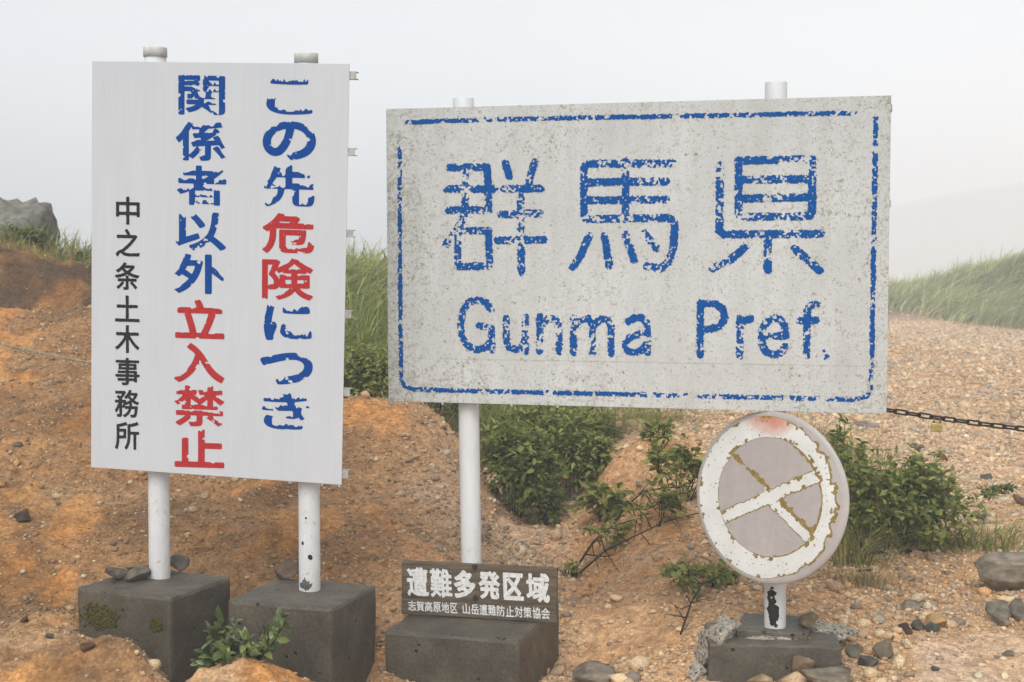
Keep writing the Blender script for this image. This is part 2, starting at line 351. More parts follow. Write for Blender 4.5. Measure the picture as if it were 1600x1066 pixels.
# ---------- writing: signed distance grids turned into thin paint meshes
def seg_dist(P, S):
    """distance of points P (n,2) to segments S (m,4)"""
    d = np.full(len(P), 1e9)
    for x0, y0, x1, y1 in S:
        vx, vy = x1 - x0, y1 - y0; L = vx * vx + vy * vy + 1e-12
        t = np.clip(((P[:, 0] - x0) * vx + (P[:, 1] - y0) * vy) / L, 0, 1)
        d = np.minimum(d, np.hypot(P[:, 0] - x0 - t * vx, P[:, 1] - y0 - t * vy))
    return d
_gl = {}
def glyph(ch):
    """outline segments of a character, scaled to the unit box, from Blender's own built-in font"""
    if ch in _gl: return _gl[ch]
    c = bpy.data.curves.new('glyph', 'FONT'); c.body = ch; o = bpy.data.objects.new('glyph', c); SC.collection.objects.link(o)
    bpy.context.view_layer.update()
    ev = o.evaluated_get(bpy.context.evaluated_depsgraph_get()); me = ev.to_mesh()
    cnt = {}
    for p in me.polygons:
        for e in p.edge_keys: cnt[e] = cnt.get(e, 0) + 1
    v = np.array([q.co[:2] for q in me.vertices])
    S = np.array([[*v[a], *v[b]] for (a, b), n in cnt.items() if n == 1]); ev.to_mesh_clear()
    bpy.data.objects.remove(o); bpy.data.curves.remove(c)
    lo = S.reshape(-1, 2).min(0); hi = S.reshape(-1, 2).max(0)
    _gl[ch] = (S.reshape(-1, 2, 2) - lo) / (hi - lo); return _gl[ch]
def inside(P, S):
    w = np.zeros(len(P), bool)
    for x0, y0, x1, y1 in S:
        c = (y0 > P[:, 1]) != (y1 > P[:, 1])
        if not c.any(): continue
        w ^= c & (P[:, 0] < x0 + (P[:, 1] - y0) * (x1 - x0) / (y1 - y0 + 1e-15))
    return w
def bilin(q, u, v): return q[0] * (1 - u)[:, None] * v[:, None] + q[1] * u[:, None] * v[:, None] + q[2] * u[:, None] * (1 - v)[:, None] + q[3] * (1 - u)[:, None] * (1 - v)[:, None]
class Paint:
    """collects marching-squares contours of painted areas on a flat face (local x, z; face at y = 0)"""
    def __init__(s): s.V = []; s.F = []; s.nv = 0
    def grid(s, x0, y0, x1, y1, cell):
        nx = max(3, int((x1 - x0) / cell) + 2); ny = max(3, int((y1 - y0) / cell) + 2)
        gx = x0 + np.arange(nx) * cell; gy = y0 + np.arange(ny) * cell
        X, Y = np.meshgrid(gx, gy); return X, Y
    def march(s, X, Y, D, warp=None):
        """keeps the area where D < 0"""
        ny, nx = D.shape; D = np.where(np.abs(D) < 1e-6, 1e-6, D); ins = D < 0
        vid = {}
        def P(i, j):
            k = ('p', i, j)
            if k not in vid: vid[k] = s.nv; s.nv += 1; s.V.append((X[i, j], Y[i, j]))
            return vid[k]
        def E(i, j, a, b):
            k = ('e', i, j, a, b)
            if k not in vid:
                t = D[i, j] / (D[i, j] - D[a, b]); vid[k] = s.nv; s.nv += 1
                s.V.append((X[i, j] + t * (X[a, b] - X[i, j]), Y[i, j] + t * (Y[a, b] - Y[i, j])))
            return vid[k]
        for i, j in zip(*np.nonzero(ins[:-1, :-1] | ins[1:, :-1] | ins[:-1, 1:] | ins[1:, 1:])):
            cs = [(i, j), (i, j + 1), (i + 1, j + 1), (i + 1, j)]; f = []
            for a in range(4):
                p, q = cs[a], cs[(a + 1) % 4]
                if ins[p]: f.append(P(*p))
                if ins[p] != ins[q]:
                    f.append(E(*p, *q) if p < q else E(*q, *p))
            if len(f) >= 3: s.F.append(f)
    def build(s, name, mat, parent, y=-.0012, label=None, bend=None):
        me = bpy.data.meshes.new(name)
        V = [(a, y, b) for a, b in s.V] if bend is None else [bend(a, b) for a, b in s.V]
        me.from_pydata(V, [], s.F); me.update(); o = link(name, me, mat, parent)
        if len(me.polygons) and bend is None and sum(p.normal.y * p.area for p in me.polygons) > 0: me.flip_normals()
        if label: o['label'] = label
        return o
def char_sdf(X, Y, ch, quad, grow):
    """quad: local corners tl,tr,br,bl of the character's box"""
    S = glyph(ch); p = S.reshape(-1, 2); q = bilin(np.asarray(quad), p[:, 0], p[:, 1]); Sg = q.reshape(-1, 4)
    P = np.c_[X.ravel(), Y.ravel()]; d = seg_dist(P, Sg); w = inside(P, Sg)
    return (np.where(w, -d, d) - grow).reshape(X.shape)
def quad_of(panel, b, grow=0, slope=0.0):
    x0, y0, x1, y1 = b; dy = slope * (x1 - x0)
    q = panel.uv([(x0, y0), (x1, y0 + dy), (x1, y1 + dy), (x0, y1)])
    c = q.mean(0); return q - np.sign(q - c) * grow
def flake_top(D, X, Y, cell, depth, amt, seed, fine=.006):
    """paint lost along the upper edges of the strokes"""
    n = fbm(X / .03, Y / .09, 3, seed); n2 = vn(X / fine + seed * 7, Y / .03 + 3)
    d = depth * np.clip((n - (1 - amt)) / .25, 0, 1) * (.45 + .75 * n2)
    k = np.round(d / cell).astype(int); ii = np.arange(D.shape[0])[:, None] + k; jj = np.arange(D.shape[1])[None] + 0 * k
    out = D.copy()
    for st in (1, 2, 3, 4, 5, 6, 7, 8, 9, 10):
        i2 = np.clip(np.minimum(np.arange(D.shape[0])[:, None] + st, ii), 0, D.shape[0] - 1); out = np.maximum(out, np.where(k >= st, D[i2, jj], -1))
    return out

# ---------- panel faces
def m_panel_left():
    k = MT('white_enamel_sheet', .38, spec=.45)
    st = k.noise(140, 4, .6, k.co((1, 1, .02))); st2 = k.noise(9, 5, .6, k.co((1, 1, .25))); sp = k.noise(55, 3, .6); sp2 = k.noise(30, 2, .5, k.co((1, 1, .35)))
    c = k.ramp(st2, [(.3, (.525, .548, .57)), (.65, (.555, .577, .598))])
    c = k.mix(1.0, c, k.ramp(st, [(.3, (.96,) * 3), (.7, (1.02,) * 3)]), 'MULTIPLY')
    c = k.mix(k.ramp(sp, [(.74, 0.0), (.79, .65)]), c, (.44, .40, .33)); c = k.mix(k.ramp(sp2, [(.76, 0.0), (.80, .7)]), c, (.30, .28, .24))
    k.col(c); return k.m
def m_panel_right():
    k = MT('weathered_sign_face', .6, spec=.25)
    big = k.noise(3.2, 5, .6); mid = k.noise(24, 4, .6, None, .5); fine = k.noise(165, 3, .62, None, .7); f2 = k.noise(92, 4, .7, None, .9); spots = k.noise(27, 2, .5); run = k.noise(16, 4, .6, k.co((1, 1, .1)))
    c = k.ramp(big, [(.3, (.50, .51, .495)), (.7, (.60, .615, .61))])
    c = k.mix(1.0, c, k.ramp(fine, [(.3, (.86, .845, .81)), (.52, (1, 1, 1)), (.75, (1.06, 1.06, 1.06))]), 'MULTIPLY')
    c = k.mix(1.0, c, k.ramp(run, [(.3, (.92, .915, .89)), (.6, (1.02, 1.02, 1.02))]), 'MULTIPLY')
    z = k.xyz()
    edge = k.ramp(k.math('ABSOLUTE', z[0]), [(.55, 0.0), (.9, .045)]); upper = k.ramp(k.math('ABSOLUTE', z[2]), [(.3, 0.0), (.54, .03)])
    g = k.math('ADD', k.math('MULTIPLY', f2, .55), k.math('ADD', k.math('MULTIPLY', mid, .28), k.math('MULTIPLY', big, .22))); g = k.math('ADD', g, k.math('ADD', edge, upper))
    c = k.mix(k.ramp(g, [(.565, 0.0), (.65, .75)]), c, (.27, .255, .185))
    c = k.mix(k.ramp(f2, [(.625, 0.0), (.68, .75)]), c, (.15, .135, .09))
    c = k.mix(k.ramp(fine, [(.605, 0.0), (.67, .75)]), c, (.19, .17, .12))
    c = k.mix(k.ramp(spots, [(.78, 0.0), (.80, .7)]), c, (.13, .12, .10))
    seam = k.ramp(k.math('ABSOLUTE', k.math('ADD', z[2], .375)), [(.0, .6), (.004, 0.0)])
    c = k.mix(k.math('MULTIPLY', seam, k.ramp(mid, [(.35, 0.), (.6, 1.)])), c, (.25, .23, .17))
    k.col(c); k.bump(f2, .0012, .6); return k.m
def m_metal(name, col, rough=.5, var=.25, metal=.6):
    k = MT(name, rough, spec=.4, metal=metal); n = k.noise(30, 5, .65); k.col(k.mix(1.0, col, k.ramp(n, [(.3, (1 - var,) * 3), (.7, (1 + var,) * 3)]), 'MULTIPLY')); return k.m
M['rail'] = m_metal('galvanised_rail', (.42, .41, .38), .5, .3, .4)
M['rust'] = m_metal('rusty_iron', (.05, .028, .02), .8, .5, .2)
M['chip'] = m_metal('bare_post_metal', (.10, .095, .085), .6, .5, .2)
M['darkchip'] = m_metal('tar_black_metal', (.012, .011, .008), .7, .5, .1)

def post(parent, panel, ptop, pbot, d, rad, cap, below=.0):
    a = panel.behind(*ptop, d); b = panel.behind(*pbot, d); ax = (a - b) / np.linalg.norm(a - b); b = b - ax * below
    bm = bmesh.new(); n = 40; L = np.linalg.norm(a - b)
    prof = [(0, rad), (L, rad)] if cap != 'lid' else [(0, rad), (L - .034, rad)]
    if cap == 'plug': prof = [(0, rad), (L - .003, rad), (L, rad * .97), (L + .0005, rad * .90), (L - .002, rad * .88)]
    rings = []
    for z, r in prof: rings.append([bm.verts.new((r * math.cos(t / n * 2 * math.pi), r * math.sin(t / n * 2 * math.pi), z)) for t in range(n)])
    for r0, r1 in zip(rings, rings[1:]):
        for j in range(n): bm.faces.new((r0[j], r0[(j + 1) % n], r1[(j + 1) % n], r1[j]))
    bm.faces.new(rings[-1])
    o = bm_obj('post', bm, M['post'], None, False)
    for p in o.data.polygons: p.use_smooth = len(p.vertices) == 4
    zq = Vector(ax).to_track_quat('Z', 'Y').to_matrix().to_4x4()
    mw = Matrix.Translation(b) @ zq; o.parent = parent; o.matrix_parent_inverse = Matrix.Identity(4); o.matrix_local = panel.Mi @ mw
    if cap == 'lid':
        bm = bmesh.new(); rings = []
        for z, r in [(-.052, rad * .985), (-.034, rad * 1.0), (-.0335, rad * 1.085), (-.004, rad * 1.085), (-.001, rad * 1.06), (0, rad * .98)]:
            rings.append([bm.verts.new((r * math.cos(t / n * 2 * math.pi), r * math.sin(t / n * 2 * math.pi), L + z)) for t in range(n)])
        for r0, r1 in zip(rings, rings[1:]):
            for j in range(n): bm.faces.new((r0[j], r0[(j + 1) % n], r1[(j + 1) % n], r1[j]))
        bm.faces.new(rings[-1]); c = bm_obj('cap', bm, M['cap'], o, False)
        for p in c.data.polygons: p.use_smooth = len(p.vertices) == 4
    return o, mw, L
M['cap'] = m_paint('weathered_cap', (.64, .64, .60), .6, .2, 35)
RAD = .0382

# ---------- the tall warning sign
sL = thing('warning_sign', 'tall white warning sign with blue, red and black vertical writing on two posts', 'sign'); sL.matrix_world = PL.M
bm_obj('panel', box_bm(PL.w, .004, PL.h, (0, .002, 0), .0012), m_panel_left(), sL)
for py in (118, 236, 363, 489, 612, 742):
    z = PL.uv([(541, py)])[0][1]
    bm = bmesh.new()
    for w, d, h, c in ((.94, .003, .026, (.0235, .0058, z)), (.94, .030, .003, (.0235, .0225, z + .0115)), (.94, .030, .003, (.0235, .0225, z - .0115))):
        q = box_bm(w, d, h, c); me = bpy.data.meshes.new('t'); q.to_mesh(me); q.free(); bm.from_mesh(me); bpy.data.meshes.remove(me)
    bm_obj('cross_rail', bm, M['rail'], sL)
DP = .0375 + RAD + .0005
pL1, mwL1, LL1 = post(sL, PL, (242.5, 74), (249.5, 902), DP, RAD, 'lid', .03)
pL2, mwL2, LL2 = post(sL, PL, (478.5, 83), (484, 921), DP, RAD, 'lid', .03)
BLUE, RED, BLK, BLUE2, RED2 = (Paint() for _ in range(5))
COLS = [
 (BLUE, [('こ', 416, 119, 486.5, 176, .9), ('の', 411, 188, 492, 246, .55), ('先', 411.5, 255, 491, 319.5, .62), ('に', 413.5, 469.5, 487, 527.7, .6), ('つ', 408, 548, 489, 597, .6), ('き', 410.6, 608, 487, 668, .75)], .0046),
 (BLUE2, [('関', 279, 116, 352, 177.5, .55), ('係', 275, 185.7, 354, 248, .55), ('者', 277, 255, 354, 317, .62), ('以', 275, 327.5, 353, 387, .5), ('外', 272.6, 393, 354.6, 454.6, .5)], .0046),
 (RED, [('危', 410.5, 330, 491, 392, .5), ('険', 409.5, 399, 490, 465, .48)], .0046),
 (RED2, [('立', 274, 464, 351, 525, .5), ('入', 272.6, 532.6, 351, 594.4, .45), ('禁', 272.6, 599, 351, 664, .5), ('止', 273, 668, 351, 728.8, .5)], .0046),
 (BLK, [('中', 182, 304, 218.6, 347, .3), ('之', 181, 354, 218.6, 397, .3), ('条', 180, 406.4, 218, 449, .3), ('土', 180, 458, 218, 499, .3), ('木', 180, 504.5, 218, 548, .3), ('事', 180, 556, 218, 599, .3), ('務', 179, 606, 217, 650, .3), ('所', 179, 657, 217, 701, .3)], .0015)]
sd = 1
for pt, lst, grow in COLS:
    for ch, x0, y0, x1, y1, amt in lst:
        big = grow > .002; cell = .0017 if big else .0013
        q = quad_of(PL, (x0, y0, x1, y1), grow, .035); lo, hi = q.min(0) - .012, q.max(0) + .012
        X, Y = pt.grid(*lo, *hi, cell); g = grow * (1.35 if ch in 'このにつき' else 1.0 if ch not in '険禁係関者' else .8)
        D = char_sdf(X, Y, ch, q, g); D = D - .0004
        if big:
            D = flake_top(D, X, Y, cell, .016 if pt in (BLUE, BLUE2) else .008, amt, sd, .006 if pt in (BLUE, BLUE2) else .004)
            D = D + np.maximum(fbm(X / .022, Y / .016, 3, sd + 40) - (.69 if pt in (BLUE, BLUE2) else .74), 0) * .12
        else: D = D + (vn(X / .004, Y / .004) - .5) * .0014
        pt.march(X, Y, D); sd += 1
BLUE.build('lettering', M['blue'], sL, label='large blue characters of the right column'); BLUE2.build('lettering', M['blue'], sL, label='large blue characters of the middle column')
RED.build('lettering', M['red'], sL, label='large red characters of the right column'); RED2.build('lettering', M['red'], sL, label='large red characters of the middle column')
BLK.build('lettering', M['black'], sL, label='small black characters at the left edge')

# ---------- the prefecture sign
sG = thing('prefecture_sign', 'large weathered prefecture name sign with flaking blue lettering and border', 'sign'); sG.matrix_world = PG.M
bm_obj('panel', box_bm(PG.w, .004, PG.h, (0, .002, 0), .0012), m_panel_right(), sG)
for py in (169, 318, 500, 630):
    z = PG.uv([(1389, py)])[0][1]
    bm_obj('cross_rail', box_bm(PG.w, .03, .026, (.004, .0192, z), .003), M['rail'], sG)
pG1, mwG1, LG1 = post(sG, PG, (724, 153.5), (738.5, 985), .0345 + RAD, RAD, 'plug', .06)
pG2, mwG2, LG2 = post(sG, PG, (1212.5, 128.5), (1211, 979), .0345 + RAD, RAD, 'plug', .03)
def z3(p): return [(590 + x * .31907, 110 + y * .31907) for x, y in p]
def z5(p): return [(590 + x * .25625, 430 + y * .25625) for x, y in p]
def z6(p): return [(1000 + x * .25625, 430 + y * .25625) for x, y in p]
def z4(p): return [(1000 + x * .31907, 110 + y * .31907) for x, y in p]
KAN = [z3(p) for p in (
 [(352, 474), (535, 472)], [(536, 472), (541, 560), (543, 685)], [(338, 578), (568, 578)], [(348, 682), (540, 682)], [(432, 480), (428, 690), (408, 748), (335, 850)], [(392, 785), (394, 958), (548, 955), (543, 782), (400, 784)],
 [(625, 455), (645, 515)], [(768, 450), (748, 515), (738, 570)], [(602, 580), (800, 576)], [(602, 702), (795, 698)], [(588, 830), (815, 828)], [(700, 615), (704, 985)],
 [(1010, 470), (1010, 725)], [(1030, 457), (1445, 455)], [(1020, 547), (1412, 543)], [(1020, 635), (1412, 633)], [(1213, 445), (1213, 725)], [(1015, 726), (1425, 722), (1455, 745), (1448, 870), (1425, 935), (1385, 968), (1320, 958)],
 [(1035, 810), (990, 915), (955, 962)], [(1110, 810), (1135, 955)], [(1212, 800), (1255, 925)], [(1305, 795), (1366, 868)])] + [z4(p) for p in (
 [(390, 465), (388, 785), (412, 803), (885, 800)], [(480, 442), (842, 437), (842, 690), (830, 714), (482, 718), (480, 442)], [(490, 535), (840, 533)], [(490, 628), (845, 622)], [(625, 800), (626, 978)], [(512, 868), (440, 930), (358, 968)], [(755, 872), (880, 980)])]
LAT = [z5(p) for p in (
 [(692, 210), (665, 165), (610, 147), (555, 162), (522, 215), (507, 290), (515, 370), (550, 428), (605, 453), (660, 438), (693, 390), (697, 318), (622, 306)], [(697, 380), (700, 455)],
 [(785, 260), (787, 400), (803, 438), (850, 452), (888, 430), (902, 385)], [(902, 255), (905, 462)], [(990, 250), (990, 462)], [(998, 305), (1040, 262), (1085, 264), (1108, 310), (1109, 465)],
 [(1195, 260), (1197, 472)], [(1202, 310), (1240, 268), (1285, 262), (1311, 300), (1312, 472)], [(1318, 310), (1355, 268), (1395, 264), (1425, 300), (1427, 475)])] + [z6(p) for p in (
 [(-68, 282), (-30, 258), (10, 258), (40, 282), (48, 330), (50, 470)], [(45, 345), (-10, 358), (-65, 380), (-90, 420), (-72, 460), (-30, 472), (12, 455), (45, 410)],
 [(370, 168), (370, 485)], [(370, 172), (460, 172), (508, 205), (520, 260), (492, 310), (430, 328), (372, 330)], [(611, 262), (612, 490)], [(618, 305), (640, 275), (678, 267)],
 [(745, 370), (893, 370), (884, 310), (855, 267), (815, 260), (770, 290), (746, 340), (744, 410), (770, 468), (820, 488), (865, 470), (888, 435)], [(1078, 178), (1042, 184), (1022, 220), (1020, 490)], [(978, 278), (1078, 275)])]
BRD = [[(636, 191), (700, 188), (900, 184), (1100, 181), (1333, 177)], [(624.5, 222), (625, 400), (627, 592), (632, 603), (646, 608), (850, 613), (1100, 619), (1340, 625), (1356, 620), (1362, 608), (1363, 594), (1365, 400), (1367, 184)]]
def worn(strokes, half, cell, thr, seed, gap=.62, fine=.0085):
    pt = Paint()
    allp = [PG.uv(s) for s in strokes]
    S = np.concatenate([np.c_[p[:-1], p[1:]] for p in allp])
    # tile the area so that only cells near strokes are worked on
    lo = S.reshape(-1, 2).min(0) - .03; hi = S.reshape(-1, 2).max(0) + .03
    X, Y = pt.grid(*lo, *hi, cell); D = np.full(X.shape, .05)
    for x0, y0, x1, y1 in S:
        j0 = int((min(x0, x1) - half - .01 - lo[0]) / cell); j1 = int((max(x0, x1) + half + .01 - lo[0]) / cell) + 2; i0 = int((min(y0, y1) - half - .01 - lo[1]) / cell); i1 = int((max(y0, y1) + half + .01 - lo[1]) / cell) + 2
        sl = np.s_[max(i0, 0):i1, max(j0, 0):j1]; P = np.c_[X[sl].ravel(), Y[sl].ravel()]
        D[sl] = np.minimum(D[sl], (seg_dist(P, [(x0, y0, x1, y1)]) - half).reshape(X[sl].shape))
    n = fbm(X / fine, Y / fine, 3, seed); g = fbm(X / .045, Y / .045, 2, seed + 5); e = fbm(X / (fine * .6), Y / (fine * .6), 2, seed + 9)
    lost = np.maximum(n + .55 * (g - .5) - thr, 0) * .16 - .0002
    D2 = np.maximum(D - .0018 + (e - .5) * .009, np.where(n + .55 * (g - .5) > thr, lost, -1))
    D2 = np.maximum(D2, D - .004)
    pt.march(X, Y, np.where(D > .012, .01, D2)); return pt
for q, (i0, i1) in enumerate(((0, 12), (12, 22), (22, 29))): worn(KAN[i0:i1], .0122, .002, .62, 3 + q, fine=.0075).build('lettering', M['blue2'], sG, label='very large flaking blue character')
for i0, i1 in ((0, 11), (11, 20)): worn(LAT[i0:i1], .0112, .002, .63, 6, fine=.0075).build('lettering', M['blue2'], sG, label='flaking blue Latin word')
worn([z6([(1138, 488), (1141, 489)]), z6([(1143, 495), (1152, 494)]), z6([(1134, 509), (1139, 508)]), z6([(1122, 460), (1126, 462)])], .0022, .0014, .7, 9).build('lettering', M['blue2'], sG, label='last specks of a worn full stop')
worn(BRD, .0064, .0020, .62, 8, fine=.0085).build('border', M['blue2'], sG)

# ---------- concrete bases
def in_local(o, root_inv, mw):
    o.matrix_parent_inverse = Matrix.Identity(4); o.matrix_local = root_inv @ mw
def block(parent, panel, A, B, C, z, depth, bev=.014, name='concrete_base', mat=None, rough=.0045):
    """A front left, B front right, C back right corner pixels of the top face at height z"""
    a, b, c = (on_z(*q, z) for q in (A, B, C)); ex = a - b; w = np.linalg.norm(ex); ex /= w; ey = c - b; ey -= ex * (ey @ ex); l = np.linalg.norm(ey); ey /= l
    rc = ray(*C); l = (b[1] * rc[0] / rc[1] - b[0]) / (ey[0] - ey[1] * rc[0] / rc[1]) if name == 'concrete_base' else l
    bm = box_bm(w, l, depth, (0, 0, -depth / 2), bev); bmesh.ops.subdivide_edges(bm, edges=[e for e in bm.edges if e.calc_length() > .1], cuts=9, use_grid_fill=True)
    for v in bm.verts:
        q = v.co; k = rough * ((fbm(q.x * 30 + q.z * 7, q.y * 30 + q.z * 21, 3, 6)) - .5) * 2; v.co = q + Vector((q.x / w, q.y / l, 0)) * k * 2 + Vector((0, 0, k * (1 if q.z > -.02 else 0)))
    o = bm_obj(name, bm, mat or M['concrete'], parent, False)
    mid = b + ex * w / 2 + ey * l / 2
    mw = Matrix(((-ex[0], ey[0], 0, mid[0]), (-ex[1], ey[1], 0, mid[1]), (0, 0, 1, z), (0, 0, 0, 1)))
    if panel is not None: in_local(o, panel.Mi, mw)
    else: o.matrix_world = mw
    return o, mw, w, l
zB1 = float((mwL1 @ Vector((0, 0, .03)))[2]); zB2 = float((mwL2 @ Vector((0, 0, .03)))[2]); zB4 = float((mwG2 @ Vector((0, 0, .03)))[2])
B1, mB1, wB1, lB1 = block(sL, PL, (120, 917), (266, 934), (361, 891), zB1, .75)
B2, mB2, wB2, lB2 = block(sL, PL, (355, 937), (518, 951), (588, 905), zB2, .75)
zB3 = .212
B3, mB3, wB3, lB3 = block(sG, PG, (600, 985), (812, 1001), (874, 952), zB3, .7)
#print('blocks', [round(float(v), 3) for v in (zB1, zB2, zB3, zB4, wB1, lB1, wB2, lB2, wB3, lB3)])

# ---------- footing of the right post: a thin plinth on a broken slab
B4, mB4, wB4, lB4 = block(sG, PG, (1149, 983), (1262, 991), (1280, 965), zB4, .07, .006, 'plinth')
B5, mB5, wB5, lB5 = block(sG, PG, (1106, 1004), (1316, 1009), (1330, 976), zB4 - .022, .32, .012, 'footing', None, .006)
k = MT('pebbly_broken_concrete', .85, spec=.25)
v = k.vor(62, 'Color'); d = k.vor(62); se = k.n('ShaderNodeSeparateColor'); k.l(v, se.inputs[0])
k.col(k.mix(k.ramp(d, [(.32, 1.0), (.5, 0.0)]), (.36, .315, .24), k.ramp(se.outputs[0], [(0, (.05, .055, .06)), (.35, (.15, .155, .155)), (.7, (.34, .32, .28)), (1, (.56, .53, .47))])))
k.bump(k.math('SUBTRACT', 1.0, d), .012, .8); M['pebbly'] = k.m

# rocks --------------------------------------------------------------------------------------------
def ground_hit(px, py, y0=4.2, y1=48):
    Y = np.exp(np.linspace(math.log(y0), math.log(y1), 500)); r = ray(px, py); P = r[None] * (Y / r[1])[:, None]
    g = base_h(P[:, 0], P[:, 1]); d = P[:, 2] + CAMH - g; i = int(np.argmax(d < 0)) if (d < 0).any() else len(Y) - 1
    return np.array([P[i, 0], P[i, 1], float(ground(P[i:i + 1, 0], P[i:i + 1, 1])[0])])
ICO = {}
def ico(n):
    if n not in ICO:
        bm = bmesh.new(); bmesh.ops.create_icosphere(bm, subdivisions=n, radius=1); bm.verts.ensure_lookup_table()
        ICO[n] = (np.array([v.co[:] for v in bm.verts]), np.array([[v.index for v in f.verts] for f in bm.faces])); bm.free()
    return ICO[n]
def rock_verts(n, seed, facets=14, rough=.06):
    r = np.random.default_rng(seed); V, F = ico(n); N = r.normal(size=(facets, 3)); N /= np.linalg.norm(N, axis=1)[:, None]; h = r.uniform(.62, 1.0, facets)
    dd = V @ N.T; rad = np.where(dd > .05, h / np.maximum(dd, .05), 9).min(1); rad = np.minimum(rad, 1.7)
    rad = rad * (1 + rough * (fbm(V[:, 0] * 3 + seed, V[:, 1] * 3 + V[:, 2] * 2.2, 4, seed % 13) - .5) * 2); return V * rad[:, None], F
GREY, DARK, BROWN, TAN, ORANGE, OLIVE = (.20, .185, .155), (.085, .08, .072), (.13, .085, .055), (.34, .235, .14), (.42, .22, .08), (.15, .125, .08)
def rock(label, px, py, w, h, col, seed, base=None, dep=.8, yaw=0., name='rock', facets=9, boxy=1.0, n=4, sink=.18, mat=None, tilt=0.0):
    """px, py: bottom middle in the photo; w, h in photo pixels"""
    p = ground_hit(px, py) if base is None else np.array(base)
    s = p[1] / FPX; V, F = rock_verts(n, seed, facets); lo, hi = V.min(0), V.max(0); V = (V - (lo + hi) / 2) / (hi - lo)
    if boxy != 1: V[:, 0] = .5 * np.sign(V[:, 0]) * (2 * np.abs(V[:, 0])) ** boxy; V[:, 2] = .5 * np.sign(V[:, 2]) * (2 * np.abs(V[:, 2])) ** (.5 + .5 * boxy)
    c, sn = math.cos(tilt), math.sin(tilt)
    V = V * np.array([w * s, w * s * dep, h * s / (1 - sink)]); V = V @ np.array([[c, 0, sn], [0, 1, 0], [-sn, 0, c]])
    V[:, 2] -= V[:, 2].min() + sink * h * s
    sp = fbm(V[:, 0] / s / 9 + seed, V[:, 1] / s / 9 + V[:, 2] / s / 7, 3, 2)[:, None]
    o = mesh_np(name, V, F, np.clip(np.array(col)[None] * np.array([1.05, .97, .85]) * (.55 + .9 * sp), 0, 1), mat or M['rock'], None, False); o.location = p; o.rotation_euler = (0, 0, yaw)
    return tag(o, label, 'rock')
def onblock(px, py, z): q = on_z(px, py, z); return q
rock('thin dark stone lying flat left of the first post on the leftmost concrete block', 184, 907, 40, 22, (.10, .095, .085), 1, onblock(184, 906, zB1), .7, .2, sink=.03)
rock('rough grey stone leaning on the flat one beside the first post of the warning sign', 214, 908, 42, 24, (.14, .13, .115), 2, onblock(214, 907, zB1), .8, .5, sink=.03)
rock('flat brown pebble behind the two grey stones on the leftmost block', 218, 893, 40, 12, BROWN, 3, onblock(216, 895, zB1), .7, .3, sink=.03)
rock('block-shaped grey stone right of the first post on the leftmost concrete block', 281, 893, 32, 26, (.15, .145, .135), 4, onblock(281, 890, zB1), .9, -.2, sink=.03, facets=9)
rock('brown wedge-shaped stone beside the second post of the warning sign', 450, 910, 42, 34, (.12, .085, .065), 5, onblock(449, 905, zB2), .8, .3, sink=.02, facets=9, tilt=-.35)
rock('rounded pebbly lump on the left end of the broken footing', 1134, 977, 30, 19, (.2, .19, .16), 6, onblock(1134, 979, zB4 - .03), .9, 0, sink=.05, mat=M['pebbly'])
rock('smooth olive-tan stone on the right end of the broken footing', 1264, 981, 36, 21, OLIVE, 7, onblock(1263, 979, zB4), .7, .2, sink=.04, facets=26)
rock('big pale grey log-shaped stone at the right edge of the picture', 1592, 921, 140, 58, (.23, .21, .18), 8, None, .5, .10, facets=26, n=5, sink=.08, boxy=.42)
rock('angular grey block of stone below the log-shaped stone', 1559, 975, 38, 30, (.16, .15, .125), 9, facets=9)
rock('upright jagged grey stone at the right edge, next to the angular block', 1592, 976, 34, 34, (.17, .16, .14), 10, facets=10)
rock('small smooth grey stone in front of the angular block of stone', 1566, 985, 28, 17, GREY, 11)
rock('dark brown cubic stone, left one of a dark pair on the gravel', 1414, 989, 24, 19, (.06, .045, .035), 12, facets=9)
rock('black angular stone between the dark cubic stone and the yellow one', 1435, 986, 22, 18, DARK, 13, facets=9)
rock('large yellow-tan stone beside the pale sandy patch', 1462, 988, 36, 24, (.42, .28, .14), 14)
rock('slate-grey triangular stone in front of the yellow-tan stone', 1457, 991, 22, 16, (.07, .075, .075), 15, base=None, facets=7)
rock('broad olive-grey rounded stone in the rubble right of the footing', 1379, 1026, 34, 28, (.17, .15, .115), 16)
rock('dark flat stone among orange pebbles near the bottom', 1357, 1038, 34, 16, (.075, .075, .075), 17)
rock('small grey-green stone touching the right end of the footing', 1333, 1022, 26, 18, (.13, .135, .11), 18)
rock('wide grey slab at the bottom edge right of the stick-like stone', 1292, 1072, 84, 28, (.2, .18, .145), 19, sink=.1, facets=12)
rock('long narrow stick-like brown stone in front of the footing', 1252, 1064, 42, 34, (.2, .15, .10), 20, None, .4, .0, facets=9, tilt=-.55)
rock('bright orange egg-shaped stone in front of the footing', 1209, 1058, 24, 26, (.48, .24, .07), 21)
rock('second bright orange stone, right against the stick-like stone', 1241, 1055, 22, 21, (.46, .23, .08), 22)
rock('pale tan flat stone at the bottom edge left of the orange stones', 1186, 1067, 42, 20, (.3, .23, .15), 23)
rock('grey half-buried slab at the bottom edge below the prefecture sign block', 928, 1072, 70, 28, (.2, .175, .15), 24, sink=.2)
rock('pair-topped grey flat stone on the gravel above the rubble heap', 1422, 951, 36, 13, GREY, 25)
rock('flat grey stone just below the prefecture sign by the upper chain end', 1353, 667, 38, 10, (.2, .185, .17), 26)
rock('reddish brown stone on the gravel right of the leafy bush', 1472, 718, 18, 12, (.17, .09, .06), 27)
rock('dark grey stone on the open gravel right of the leafy bush', 1541, 750, 20, 10, (.09, .09, .09), 28)
rock('brown boulder at the right edge above the log-shaped stone', 1596, 797, 26, 18, (.15, .10, .07), 29)
